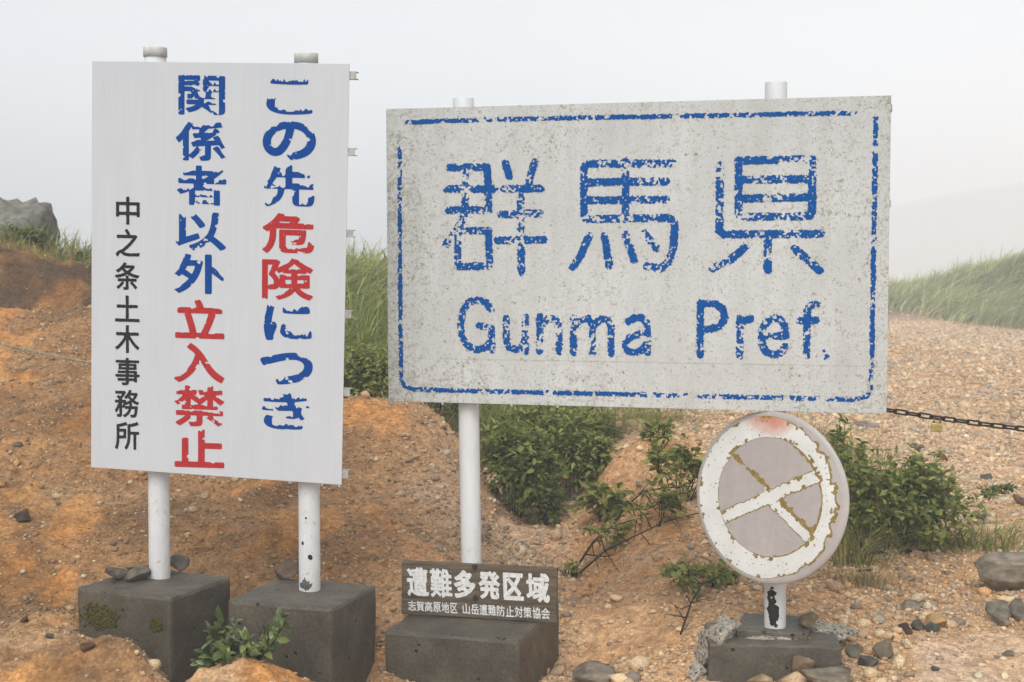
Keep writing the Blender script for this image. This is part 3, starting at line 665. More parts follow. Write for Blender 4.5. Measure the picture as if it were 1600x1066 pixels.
rock('brown triangular stone under the grass blades right of the round sign', 1414, 853, 26, 22, (.17, .105, .08), 30, facets=8)
rock('grey flat stone half hidden behind the grass tuft', 1537, 812, 32, 12, (.16, .145, .13), 31)
rock('dark brown clod on the orange bank left of the leftmost block', 34, 818, 30, 18, (.06, .04, .03), 32)
rock('dark rust-coloured lump on the sandy mound in front of the leftmost block', 138, 1031, 24, 13, (.11, .06, .035), 33)
rock('small slate-grey oval pebble left of the leftmost block', 78, 989, 14, 8, (.10, .105, .12), 34)
rock('rusty round lump on the bank left of the mossy block', 38, 973, 14, 10, (.09, .045, .03), 35)
rock('pale beige stone on the bank under the warning sign', 320, 775, 15, 9, (.45, .34, .22), 36)
rock('dark stone on the gully floor behind the wooden plank', 855, 825, 14, 7, DARK, 37)
rock('grey flat stone in the middle of the far gravel near the padlock', 1432, 700, 24, 9, (.2, .19, .18), 38)
rock('oval grey pebble on the pale sandy patch', 1575, 1031, 18, 9, (.16, .145, .115), 39)
rock('dark grey pebble near the bottom of the sandy patch', 1461, 1055, 14, 8, (.09, .095, .10), 40)
rock('dusty brown stone between the leafy bush and the right edge', 1487, 788, 26, 14, (.2, .145, .10), 41)
# the broken left end of the footing, and the boulder on the bank
def lump(px, py, w, h, d, z, seed):
    z += .012
    V, F = rock_verts(5, seed, 12, .12); V = V / np.abs(V).max(0); p = on_z(px, py, z); sc = p[1] / FPX
    V = V * np.array([w * sc / 2, d, h * sc / 2]); n_ = norm_rows(V); V = V + n_ * ((fbm(V[:, 0] * 60 + seed, V[:, 1] * 60 + V[:, 2] * 55, 3, 4) - .5) * .016)[:, None]
    o = mesh_np('broken_edge', V, F, None, M['pebbly'], sG); in_local(o, PG.Mi, Matrix.Translation(p)); return o
def norm_rows(v): return v / (np.linalg.norm(v, axis=1, keepdims=True) + 1e-9)
lump(1116, 1010, 92, 100, .15, zB4 - .085, 51); lump(1150, 985, 110, 26, .09, zB4 - .035, 52); lump(1300, 985, 90, 24, .10, zB4 - .04, 53); lump(1208, 998, 150, 10, .035, zB4 - .036, 54); lump(1092, 1046, 40, 40, .08, zB4 - .14, 55)
V, F = rock_verts(5, 77, 20, .30); V = V / np.abs(V).max(0); V[:, 0] = np.sign(V[:, 0]) * np.abs(V[:, 0]) ** .55; V = V * (1 + .22 * (fbm(V[:, 0] * 2.6 + 4, V[:, 1] * 2.6 + V[:, 2] * 3.1, 5, 6) - .5) + .10 * (np.abs(fbm(V[:, 0] * 6, V[:, 2] * 7 + V[:, 1] * 5, 3, 9) - .5) - .1))[:, None]; V = V * np.array([1.25, .75, .80]); V[:, 0] -= .09 * np.exp(-((V[:, 2] - .12) / .13) ** 2) * (V[:, 0] > .4)
cb = np.tile(np.array([[.19, .18, .15]]), (len(V), 1)) * (.6 + .8 * fbm(V[:, 0] * 4, V[:, 1] * 4 + V[:, 2] * 5, 4, 3)[:, None])
pb = at(-45, 400, 14.0); o = mesh_np('boulder', V, F, cb, M['rock']); o.location = (at(95, 400, 14.0)[0] - 1.10, 14.0, at(0, 320, 14.0)[2] - .68); tag(o, 'big grey boulder rising out of the mist on top of the left bank', 'boulder')

# gravel ---------------------------------------------------------------------------------------------
def gravel(N):
    u = rng.uniform(-.42, .42, N); v = rng.uniform(0, 1, N) ** .8; lY = math.log(4.15) + v * math.log(44 / 4.15); Y = np.exp(lY); X = u * Y
    L = lefty(X, Y); m = fbm(X * 1.7, Y * 1.3, 3, 21)
    bare = sstep(.5, .62, fbm(X * 3.3, Y * 2.2, 4, 9)) * L * .75 + sstep(.27, .29, X / Y) * sstep(5.3, 5.0, Y) * .8 + sstep(.03, .06, X / Y) * sstep(.145, .11, X / Y) * sstep(4.9, 5.4, Y) * sstep(8.6, 8.0, Y) * .72 + sstep(-.24, -.30, X / Y) * sstep(5.0, 4.8, Y) * .6
    green = sstep(8.8, 9.8, Y) * sstep(-.17, -.12, X / Y) * sstep(.12, .08, X / Y)
    top = sstep(9.7, 9.9, Y) * sstep(-.2, -.24, X / Y)
    keep = rng.random(N) > np.maximum(np.maximum(bare, green), top * .85)
    X, Y, L = X[keep], Y[keep], L[keep]; n = len(X); Z = ground(X, Y)
    s = np.exp(rng.normal(0, .58, n)) * (.0042 + .0026 * (1 - L)) * (Y / 5.5) ** .55; rub = (X / Y > .2) * (X / Y < .275) * (Y < 5.35) * (rng.random(n) < .09); s = np.where(rub, s * 2.6, s); s = np.clip(s, .002, .07)
    pal = np.array([(.38, .26, .155), (.26, .155, .08), (.50, .36, .22), (.42, .22, .085), (.20, .12, .07), (.12, .085, .06), (.17, .155, .135), (.07, .068, .066), (.52, .43, .32), (.30, .24, .17)])
    wl = np.array([.24, .26, .12, .12, .11, .05, .03, .015, .035, .02]); wr = np.array([.25, .12, .20, .10, .07, .05, .08, .04, .05, .04])
    cl = np.where(rng.random(n) < L, rng.choice(10, n, p=wl / wl.sum()), rng.choice(10, n, p=wr / wr.sum()))
    C = pal[cl] * rng.uniform(.75, 1.25, (n, 1)); C = C * np.array([1.1, 1.17, 1.14]) * (1 + .15 * (1 - L[:, None])) + (1 - L[:, None]) * np.array([.05, .04, .03])
    g_ = soil_colour(X, Y); C = C * .84 + g_ * .26 * rng.uniform(.8, 1.25, (n, 1))
    VV = []; FF = []; CC = []
    T = [rock_verts(1, 300 + i, 7, .12) for i in range(10)]
    which = rng.integers(0, 10, n); base = 0
    for t in range(10):
        i = np.nonzero(which == t)[0]; V, F = T[t]; k = len(V); V = V / np.abs(V).max()
        a = rng.uniform(0, 2 * np.pi, len(i)); sc = np.stack([s[i] * rng.uniform(.75, 1.2, len(i)), s[i] * rng.uniform(.65, 1.05, len(i)), s[i] * rng.uniform(.45, .9, len(i))], -1)
        P = V[None] * sc[:, None]; b = rng.normal(0, .25, len(i))[:, None]; P = np.stack([P[..., 0] * np.cos(b) + P[..., 2] * np.sin(b), P[..., 1], -P[..., 0] * np.sin(b) + P[..., 2] * np.cos(b)], -1)
        ca, sa = np.cos(a)[:, None], np.sin(a)[:, None]; P = np.stack([P[..., 0] * ca - P[..., 1] * sa, P[..., 0] * sa + P[..., 1] * ca, P[..., 2]], -1)
        P += np.stack([X[i], Y[i], Z[i] + s[i] * .22], -1)[:, None]
        VV.append(P.reshape(-1, 3)); FF.append((F[None] + (np.arange(len(i)) * k)[:, None, None]).reshape(-1, 3) + base); base += len(i) * k
        CC.append(np.repeat(C[i], k, 0))
    kind(mesh_np('gravel', np.concatenate(VV), np.concatenate(FF), np.concatenate(CC), M['pebble'], None, False), 'stuff')
gravel(280000)

# small hung or bolted things ------------------------------------------------------------------------
PWc = [(626.5, 877), (875, 884), (872, 969), (621.5, 962)]
pw_d = .0345 + RAD - RAD - .052
pc = PG.behind(749, 924, .0); 
def mk_plank():
    # same direction as the prefecture sign, in front of its left post
    yaw = -.20; post_c = PG.behind(738, 930, .0345 + RAD)
    c = post_c + np.array([math.sin(yaw), -math.cos(yaw), 0]) * (RAD + .012 + .001); r = ray(748.5, 923.5)
    n = np.array([math.sin(yaw), -math.cos(yaw), 0]); t = (n @ (c - np.array([0, 0, CAMH]))) / (n @ r); c = np.array([0, 0, CAMH]) + r * t
    return Panel(tuple(c), (yaw, 0, .005), 250 / FPX * c[1] / math.cos(yaw) * .985, 85.5 / FPX * c[1], PWc)
PW = mk_plank()
k = MT('weathered_brown_wood', .75, spec=.25)
w1 = k.noise(7, 6, .62, k.co((.6, 1, 9)), .6); w2 = k.noise(30, 5, .6, k.co((.35, 1, 6)))
c = k.ramp(w1, [(.25, (.055, .042, .030)), (.5, (.115, .088, .058)), (.75, (.19, .15, .10))])
k.col(k.mix(1.0, c, k.ramp(w2, [(.3, (.6,) * 3), (.65, (1.2,) * 3)]), 'MULTIPLY')); k.bump(w2, .003, .8)
sW = thing('wooden_sign', 'small brown wooden plank sign with white carved characters bolted to the post', 'sign'); sW.matrix_world = PW.M
bmw = box_bm(PW.w, .026, PW.h, (0, 0, 0), .003)
bm_obj('plank', bmw, k.m, sW)
def z8(x, y): return (590 + x * .21204, 840 + y * .21201)
WT = Paint(); sd = 200
for ch, x0, y0, x1, y1, g in [('遭', 205, 215, 372, 432, .0030), ('難', 385, 222, 550, 437, .0026), ('多', 568, 230, 730, 440, .0042), ('発', 755, 232, 915, 442, .0036), ('区', 940, 243, 1092, 446, .0042), ('域', 1112, 240, 1285, 456, .0032)] + \
        [(c, x, 470 + (x - 205) * .026, x + wd, 545 + (x - 205) * .036, .0006) for c, x, wd in (('志', 205, 62), ('賀', 270, 58), ('高', 333, 60), ('原', 398, 59), ('地', 462, 60), ('区', 532, 54), ('山', 624, 56), ('岳', 688, 60), ('遭', 752, 62), ('難', 818, 60), ('防', 884, 60), ('止', 952, 60), ('対', 1018, 62), ('策', 1085, 60), ('協', 1152, 61), ('会', 1217, 66))]:
    cell = .0011 if g > .001 else .0006
    q = quad_of(PW, (*z8(x0, y0), *z8(x1, y1)), g, .03); lo, hi = q.min(0) - .006, q.max(0) + .006; X, Y = WT.grid(*lo, *hi, cell)
    D = char_sdf(X, Y, ch, q, g) + (fbm(X / .006, Y / .006, 2, sd) - .5) * (.0022 if g > .001 else .0008); WT.march(X, Y, D); sd += 1
WT.build('lettering', m_paint('white_lettering_paint', (.68, .68, .66), .6, .25, 80), sW, y=-.0138)
for px, py in ((745, 883.5), (744, 932.5)):
    x, z = PW.uv([(px, py)])[0]; bm = bmesh.new(); bmesh.ops.create_cone(bm, cap_ends=True, segments=6, radius1=.0115, radius2=.0105, depth=.009)
    bmesh.ops.bevel(bm, geom=bm.edges[:], offset=.0015, segments=2, affect='EDGES'); bmesh.ops.rotate(bm, matrix=Matrix.Rotation(math.pi / 2, 3, 'X'), verts=bm.verts); bmesh.ops.translate(bm, vec=(x, -.0178, z), verts=bm.verts); bm_obj('bolt', bm, M['rust'], sW)

# ---------- round faded sign
dc = PG.behind(1201, 777.5, .0345 + RAD); dc = dc + ray(1201, 777.5) * -.105
DY, DT = -.72, -.075
MD = Matrix.Translation(dc) @ Rm(DY, DT, 0)
sD = thing('round_sign', 'faded round no-stopping sign with peeling white ring and cross, fixed low on a post', 'sign'); sD.matrix_world = MD
R0 = 272 / 2 / FPX * dc[1]
k = MT('bare_grey_sign_metal', .42, spec=.5)
st = k.noise(5, 5, .6, k.co((1, 1, .15))); f = k.noise(28, 4, .6)
c = k.ramp(st, [(.3, (.36, .325, .305)), (.7, (.445, .41, .39))]); k.col(k.mix(1.0, c, k.ramp(f, [(.3, (.93,) * 3), (.7, (1.05,) * 3)]), 'MULTIPLY')); k.bump(k.noise(9, 3), .01, .35); M['dgrey'] = k.m
bm = bmesh.new(); n = 96; prof = [(0, -.004), (.3, -.004), (.6, -.0038), (.80, -.0036), (.90, -.0034), (.945, -.0032), (.962, -.003), (.9645, -.0028), (.985, -.0008), (.9965, .002), (1.0, .0065), (.9985, .0072), (.985, .0074), (.97, .006)]
def lipf(th): return 1.0
rings = []; cv = bm.verts.new((0, -.004, 0))
for r, y in prof[1:]:
    ring = []
    for t in range(n):
        th = t / n * 2 * math.pi; bend = max(0, math.cos(th - .12)) ** 2 * max(0, r - .78) * .05 + .006 * max(0, r - .8) * math.sin(5 * th + 1)
        ring.append(bm.verts.new((r * R0 * math.cos(th), y + bend, r * R0 * math.sin(th))))
    rings.append(ring)
for j in range(n): bm.faces.new((cv, rings[0][j], rings[0][(j + 1) % n]))
for r0, r1 in zip(rings, rings[1:]):
    for j in range(n): bm.faces.new((r0[j], r1[j], r1[(j + 1) % n], r0[(j + 1) % n]))
dd_ = bm_obj('disc', bm, M['dgrey'], sD, True); dd_.data.set_sharp_from_angle(angle=math.radians(14))
PR, PB = np.array([p[0] for p in prof]) * R0, np.array([p[1] for p in prof])
def dface(lift):
    def f(x, z):
        r = math.hypot(x, z); th = math.atan2(z, x); rr = r / R0; y = float(np.interp(r, PR[:10], PB[:10])) + max(0, math.cos(th - .12)) ** 2 * max(0, rr - .78) * .05 + .006 * max(0, rr - .8) * math.sin(5 * th + 1)
        return (x, y - lift, z)
    return f
cell = .0022; pp = Paint(); X, Y = pp.grid(-R0, -R0, R0, R0, cell)
cx, cz = .004, .002
# ring and bars of the white film: outer edge eaten away on the right
r = np.hypot(X - cx, Y - cz); th = np.arctan2(Y, X); ro = np.hypot(X, Y)
right = np.clip(np.cos(th + .03), 0, 1) ** .8
Rout = R0 * (.945 - .095 * right) ; Rin = R0 * .69
nz = fbm(X / .03, Y / .03, 4, 61) - .5; nf = fbm(X / .009, Y / .009, 3, 62) - .5
ringd = np.maximum(ro - Rout + nz * .030 * right + nf * .01 * right, Rin - r)
def bar(ang, hw): return np.maximum(np.abs(-(X - cx) * math.sin(ang) + (Y - cz) * math.cos(ang)) - hw, r - Rin - .002)
b1 = bar(math.radians(27), .0235) ; b2 = bar(math.radians(-36), .0235)
film = np.minimum(ringd, np.minimum(b1 + nf * .012, b2 + nf * .010))
edge = fbm(X / .02, Y / .02, 4, 66)
loss = np.maximum(edge - .62, 0) * .16 * (np.abs(film) < .012)
near_right = sstep(.0, .8, np.cos(th))
yd = np.maximum(film, 0) * 1.0
# yellow adhesive shows where the white film has come away at the edges
t2 = -(X - cx) * math.sin(math.radians(-36)) + (Y - cz) * math.cos(math.radians(-36))
strip = np.maximum(np.abs(t2 - .021) - .0078 + (edge - .5) * .03, r - Rin + .002)
arm_lost = (r < Rin - .003) & (X < cx - .020) & (Y > cz + .010) & (b2 < .006) & (b1 > 0)
outer = np.maximum(np.maximum(ringd - .008 * right, ro - R0 * .955), np.where(right > .25, -1, .01)) + (edge - .5) * .02
inner = np.maximum(np.abs(r - Rin) - .006 + (edge - .5) * .02, np.where((X < cx + .02) & (Y < cz - .01), -1, .02)); inner = np.maximum(inner, (edge < .5) * .02)
adh = np.minimum(np.where(arm_lost, .01, film), np.minimum(strip, np.minimum(outer, inner)))
film = np.where(arm_lost, .01, film); film = np.maximum(film, np.where(X > cx, np.where((b1 > 0) & (r < Rin), t2 - .015 + nf * .02, -1), -1))
pp.march(X, Y, adh); pp.build('adhesive', m_paint('yellowed_adhesive', (.29, .205, .065), .7, .4, 40), sD, bend=dface(.0006))
holes = np.maximum(vn(X / .0065 + 5, Y / .0065 + 9) - .925, 0) * .12 * (fbm(X / .06, Y / .06, 2, 70) > .44)
white = np.maximum(film + loss * 1.15 + np.where(r < Rin, .003, 0), holes * 1.0 - .0003 + np.where(film < 0, 0, .01))
white = np.maximum(white, film); pw_ = Paint(); pw_.march(X, Y, white)
k = MT('white_reflective_film', .5, spec=.35); nn = k.noise(70, 3, .6); z = k.xyz()
c = k.ramp(k.noise(9, 4), [(.3, (.60, .61, .58)), (.7, (.70, .71, .68))]); c = k.mix(k.ramp(nn, [(.68, 0.), (.73, .6)]), c, (.33, .29, .2))
rd = k.n('ShaderNodeVectorMath'); rd.operation = 'DISTANCE'; k.l(k.co((1, 1, 1.6)), rd.inputs[0]); rd.inputs[1].default_value = (-.01, 0, R0 * 1.55)
rs = k.math('ADD', rd.outputs['Value'], k.math('MULTIPLY', k.math('SUBTRACT', k.noise(30, 4), .5), .08))
c = k.mix(k.ramp(rs, [(.03, .9), (.06, .75), (.14, .0)]), c, (.50, .16, .07)); k.col(c)
pw_.build('ring_and_cross', k.m, sD, bend=dface(.0014))
GH = Paint()
for ch, x0 in (('区', -.115), ('間', -.032), ('内', .05)):
    q = np.array([(x0, -.082), (x0 + .06, -.082), (x0 + .06, -.135), (x0, -.135)]); Xg, Yg = GH.grid(*(q.min(0) - .004), *(q.max(0) + .004), .002); GH.march(Xg, Yg, char_sdf(Xg, Yg, ch, q, .0014) + np.maximum(fbm(Xg / .012, Yg / .012, 2, 90) - .5, 0) * .03)
GH.build('lettering', m_paint('faded_trace', (.445, .415, .395), .5, .1), sD, bend=dface(.0005), label='barely visible traces of three characters')
# bracket behind the round sign
bm_obj('bracket', box_bm(.30, .012, .03, (0, .0205, .10), .002), M['rail'], sD); bm_obj('bracket', box_bm(.30, .012, .03, (0, .0205, -.10), .002), M['rail'], sD)

# ---------- chain with padlock on the right, rope on the left
def curve_pts(pix, Ys, n=200):
    pix = np.array(pix, float); t = np.r_[0, np.cumsum(np.hypot(*np.diff(pix, axis=0).T))]; tt = np.linspace(0, t[-1], n)
    A = np.vander(t, 3); cx_ = np.linalg.lstsq(A, pix[:, 0], rcond=None)[0]; cy_ = np.linalg.lstsq(A, pix[:, 1], rcond=None)[0]; B = np.vander(tt, 3)
    Yv = np.interp(tt, t, Ys); return np.array([at(x, y, Y) for x, y, Y in zip(B @ cx_, B @ cy_, Yv)])
M['chain'] = m_metal('dark_chain_iron', (.03, .024, .02), .55, .5, .5)
cpath = curve_pts([(1231, 612), (1390, 641), (1480, 655), (1600, 671), (1720, 682)], [5.0, 4.98, 4.96, 4.93, 4.9])
sC = thing('chain', 'dark rusty link chain stretching from the sign to the right edge', 'chain', cpath[0])
d = np.r_[0, np.cumsum(np.linalg.norm(np.diff(cpath, axis=0), axis=1))]; PITCHL = .0495
def link_mesh():
    a, rr, w = .0165, .0082, .0034; pts = [(a + rr * math.cos(t), rr * math.sin(t), 0) for t in np.linspace(-math.pi / 2, math.pi / 2, 9)] + [(-a + rr * math.cos(t), rr * math.sin(t), 0) for t in np.linspace(math.pi / 2, 3 * math.pi / 2, 9)]
    pts = np.array(pts); K = len(pts); T = np.roll(pts, -1, 0) - np.roll(pts, 1, 0); T /= np.linalg.norm(T, axis=1)[:, None]; V = []; F = []
    for i in range(K):
        nrm = np.cross(T[i], (0, 0, 1)); th = np.arange(8) / 8 * 2 * np.pi; V.append(pts[i] + w * (np.cos(th)[:, None] * nrm + np.sin(th)[:, None] * np.array([0, 0, 1])))
    for i in range(K):
        for j in range(8): F.append((i * 8 + j, i * 8 + (j + 1) % 8, ((i + 1) % K) * 8 + (j + 1) % 8, ((i + 1) % K) * 8 + j))
    return np.concatenate(V), F
Vl, Fl = link_mesh(); first = None; i = 0; s0 = .025; lk_pos = []
while s0 < d[-1]:
    p = np.array([np.interp(s0, d, cpath[:, q]) for q in range(3)]); p2 = np.array([np.interp(s0 + .01, d, cpath[:, q]) for q in range(3)]); tx = Vector(p2 - p).normalized()
    if first is None: o = first = mesh_np('link', Vl, Fl, None, M['chain'], sC, True)
    else: o = first.copy(); SC.collection.objects.link(o); o.parent = sC
    side = Vector((0, 0, 1)).cross(tx).normalized(); up = tx.cross(side); a = math.radians(38 if i % 2 else 128) + random.uniform(-.12, .12); yv = up * math.cos(a) + side * math.sin(a); zv = tx.cross(yv)
    o.matrix_parent_inverse = Matrix.Identity(4); o.matrix_local = Matrix(((tx[0], yv[0], zv[0], p[0] - cpath[0][0]), (tx[1], yv[1], zv[1], p[1] - cpath[0][1]), (tx[2], yv[2], zv[2], p[2] - cpath[0][2]), (0, 0, 0, 1)))
    lk_pos.append(p); s0 += PITCHL * .84; i += 1
pk = min(lk_pos, key=lambda p: abs(800 + FPX * p[0] / p[1] - 1474))
sK = thing('padlock', 'small brass padlock hanging from the dark chain', 'padlock', pk, (0, .06, -.25))
bm_obj('body', box_bm(.038, .016, .031, (0, -.004, -.034), .003), m_metal('old_brass', (.42, .32, .11), .45, .45, .5), sK)
tubes('shackle', [([(-.011, -.004, -.021), (-.011, -.004, -.004)] + [(.011 * math.cos(t), -.004, -.004 + .011 * math.sin(t)) for t in np.linspace(math.pi, 0, 9)] + [(.011, -.004, -.021)], .003)], m_metal('worn_steel', (.16, .15, .13), .5, .4, .6), sK)
rp = curve_pts([(-130, 500), (0, 537), (70, 553), (140, 567), (246, 583)], [5.5, 5.4, 5.35, 5.28, 5.13], 260)
dr = np.r_[0, np.cumsum(np.linalg.norm(np.diff(rp, axis=0), axis=1))]; T = np.gradient(rp, axis=0); T /= np.linalg.norm(T, axis=1)[:, None]; sdv = np.cross(T, (0, 0, 1)); sdv /= np.linalg.norm(sdv, axis=1)[:, None]; upv = np.cross(sdv, T)
bm = bmesh.new()
for ph in (0, math.pi):
    a = dr / .036 * 2 * math.pi + ph; pts = rp + .0028 * (np.cos(a)[:, None] * sdv + np.sin(a)[:, None] * upv); V, F = tube_arr(pts, .0030, 6); vs = [bm.verts.new(v) for v in V]
    for f in F:
        try: bm.faces.new([vs[q] for q in dict.fromkeys(f)])
        except ValueError: pass
tag(bm_obj('rope', bm, m_paint('pale_green_rope', (.33, .31, .21), .8, .4, 60), None, True), 'thin pale twisted rope strung behind the warning sign at the left edge', 'rope')

# chipped paint on posts (thin patches on the round surface)
def chip(po, mw, L, rad, panel, px, py, hw, hh, mat, seed, amp=.5):
    c = np.array(panel.behind(px, py, (DP if po in (pL1, pL2) else .0345 + RAD))); loc = mw.inverted() @ Vector(c); vdir = (mw.inverted().to_3x3() @ Vector((-ray(px, py)))); th0 = math.atan2(vdir.y, vdir.x)
    ctr = mw @ Vector((0, 0, loc.z)); pxc = 800 + FPX * ctr.x / (ctr.y * math.cos(PITCH) - (ctr.z - CAMH) * math.sin(PITCH)); s = ctr.y / FPX
    off = math.asin(max(-.95, min(.95, (px - pxc) * s / rad))); pt = Paint(); W_, H_ = hw * s, hh * s
    X, Y = pt.grid(-W_ * 1.6, -H_ * 1.5, W_ * 1.6, H_ * 1.5, .0012)
    D = np.hypot(X / W_, Y / H_) - 1 + (fbm(X / .02 + seed, Y / .02, 4, seed) - .5) * 2.2 * amp; pt.march(X, Y, D * W_)
    pt.build('bare_patch', mat, po, bend=lambda a, b: ((rad + .0009) * math.cos(th0 + off + a / rad), (rad + .0009) * math.sin(th0 + off + a / rad), loc.z + b))
chip(pG2, mwG2, LG2, RAD, PG, 1207, 949, 9, 27, M['darkchip'], 5, .6)
chip(pL2, mwL2, LL2, RAD, PL, 478, 911, 8, 9, M['chip'], 6, .8)
chip(pL2, mwL2, LL2, RAD, PL, 485, 867, 4.5, 5, M['darkchip'], 7, .7)
chip(pL2, mwL2, LL2, RAD, PL, 478, 806, 1.6, 2, M['darkchip'], 8, .5)
chip(pL2, mwL2, LL2, RAD, PL, 473, 845, 1.6, 2.4, M['darkchip'], 9, .5)
def moss(parent, mw, w, l, face, u0, u1, z0, z1, seed):
    """clumps of moss on a block face"""
    r = np.random.default_rng(seed); V0, F0 = ico(1); V = []; F = []
    for i in range(260):
        u, z = r.normal(0, .42), r.normal(0, .42)
        if u * u + z * z > 1: continue
        x = (u0 + u1) / 2 + u * (u1 - u0) / 2; zz = (z0 + z1) / 2 + z * (z1 - z0) / 2; s = r.uniform(.003, .008)
        F.append(F0 + len(V) * len(V0)); V.append(V0 * s * np.array([1, .5, 1]) * r.uniform(.7, 1.3, (len(V0), 1)) + np.array([x, -l / 2 - .001, zz]))
    V = np.concatenate(V); mesh_np('moss', V, np.concatenate(F), np.tile([[.10, .095, .012]], (len(V), 1)) * np.random.default_rng(2).uniform(.5, 1.3, (len(V), 1)), M['leaf'], parent)
moss(B1, mB1, wB1, lB1, 0, -wB1 / 2 + .0, -wB1 / 2 + .19, -.15, -.045, 4); moss(B1, mB1, wB1, lB1, 0, .115, .165, -.125, -.08, 5)
# drops hanging from the lower edges
for P_, xs in ((PL, (286, 333, 384, 411, 455, 506, 533)), (PG, (612, 636, 692, 800, 872, 955, 1035, 1120, 1290))):
    for px in xs:
        q = P_.uv([(px, 700)])[0]; V, F = ico(2); V = V * .0042; V[:, 2] = np.where(V[:, 2] > 0, V[:, 2] * 1.5, V[:, 2])
        w = P_.M @ Vector((float(q[0]), .001, -P_.h / 2 - .004)); 
        if 'drop0' not in globals():
            k = MT('water', .05, (.85, .88, .9), spec=.6); k.p.inputs['Transmission Weight'].default_value = .8; k.p.inputs['IOR'].default_value = 1.33; drop0 = mesh_np('water_drop', V, F, None, k.m, None, True); o = drop0
        else: o = drop0.copy(); SC.collection.objects.link(o)
        o.location = w; tag(o, 'clear water drop hanging from the lower edge of a sign', 'water drop', 'water drops along the lower edges of the signs')

# ------------------------------------------------------------------ plants
GRN = dict(dark=[(.034, .056, .016), (.052, .08, .022), (.075, .105, .03)], mid=[(.075, .105, .022), (.105, .14, .032), (.14, .165, .042)], light=[(.16, .185, .045), (.20, .21, .06), (.24, .23, .07)],
           dry=[(.26, .21, .10), (.32, .26, .13), (.20, .17, .08)], grass=[(.10, .135, .032), (.14, .17, .048), (.18, .195, .06), (.24, .22, .09)])
def pick(pal, n, r): p = np.array(pal) * 1.4; return p[r.integers(0, len(p), n)] * r.uniform(.75, 1.3, (n, 1))
def norm(v): return v / (np.linalg.norm(v, axis=-1, keepdims=True) + 1e-9)
def leaves_np(P, D, N, L, Wd, C, r):
    """pointed folded leaves: base P, direction D, normal N, length L, width Wd"""
    S = norm(np.cross(D, N)); N = norm(np.cross(S, D)); L = L[:, None]; Wd = Wd[:, None]
    b = P; m1 = P + D * L * .35 + N * L * .04; m2 = P + D * L * .7 + N * L * .02; t = P + D * L - N * L * .10
    l1 = m1 + S * Wd * .5 + N * Wd * .16; r1 = m1 - S * Wd * .5 + N * Wd * .16; l2 = m2 + S * Wd * .38 + N * Wd * .1; r2 = m2 - S * Wd * .38 + N * Wd * .1
    V = np.stack([b, l1, m1, r1, l2, m2, r2, t], 1); n = len(P)
    T = np.array([(0, 2, 1), (0, 3, 2), (1, 2, 5), (1, 5, 4), (2, 3, 6), (2, 6, 5), (4, 5, 7), (5, 6, 7)])
    return V.reshape(-1, 3), (T[None] + (np.arange(n) * 8)[:, None, None]).reshape(-1, 3), np.repeat(C, 8, 0)
def blades_np(P, L, Wd, lean, C, r, seg=4, curl=1.0):
    n = len(P); a = np.arctan2(lean[:, 1], lean[:, 0]); ph = a + math.pi / 2 + r.normal(0, .5, n); S = np.stack([np.cos(ph), np.sin(ph), 0 * ph], -1)
    V = []; 
    for i in range(seg + 1):
        t = i / seg; pos = P + np.stack([lean[:, 0] * L * t ** 1.6 * curl, lean[:, 1] * L * t ** 1.6 * curl, L * (t - .42 * curl * np.hypot(lean[:, 0], lean[:, 1]) * t ** 2.6)], -1)
        w = (Wd * (1 - t ** 1.7) * .5 + .0003)[:, None]; V += [pos - S * w, pos + S * w]
    V = np.stack(V, 1); k = 2 * (seg + 1); F = np.array([(2 * i, 2 * i + 1, 2 * i + 3, 2 * i + 2) for i in range(seg)])
    return V.reshape(-1, 3), (F[None] + (np.arange(n) * k)[:, None, None]).reshape(-1, 4), np.repeat(C, k, 0)
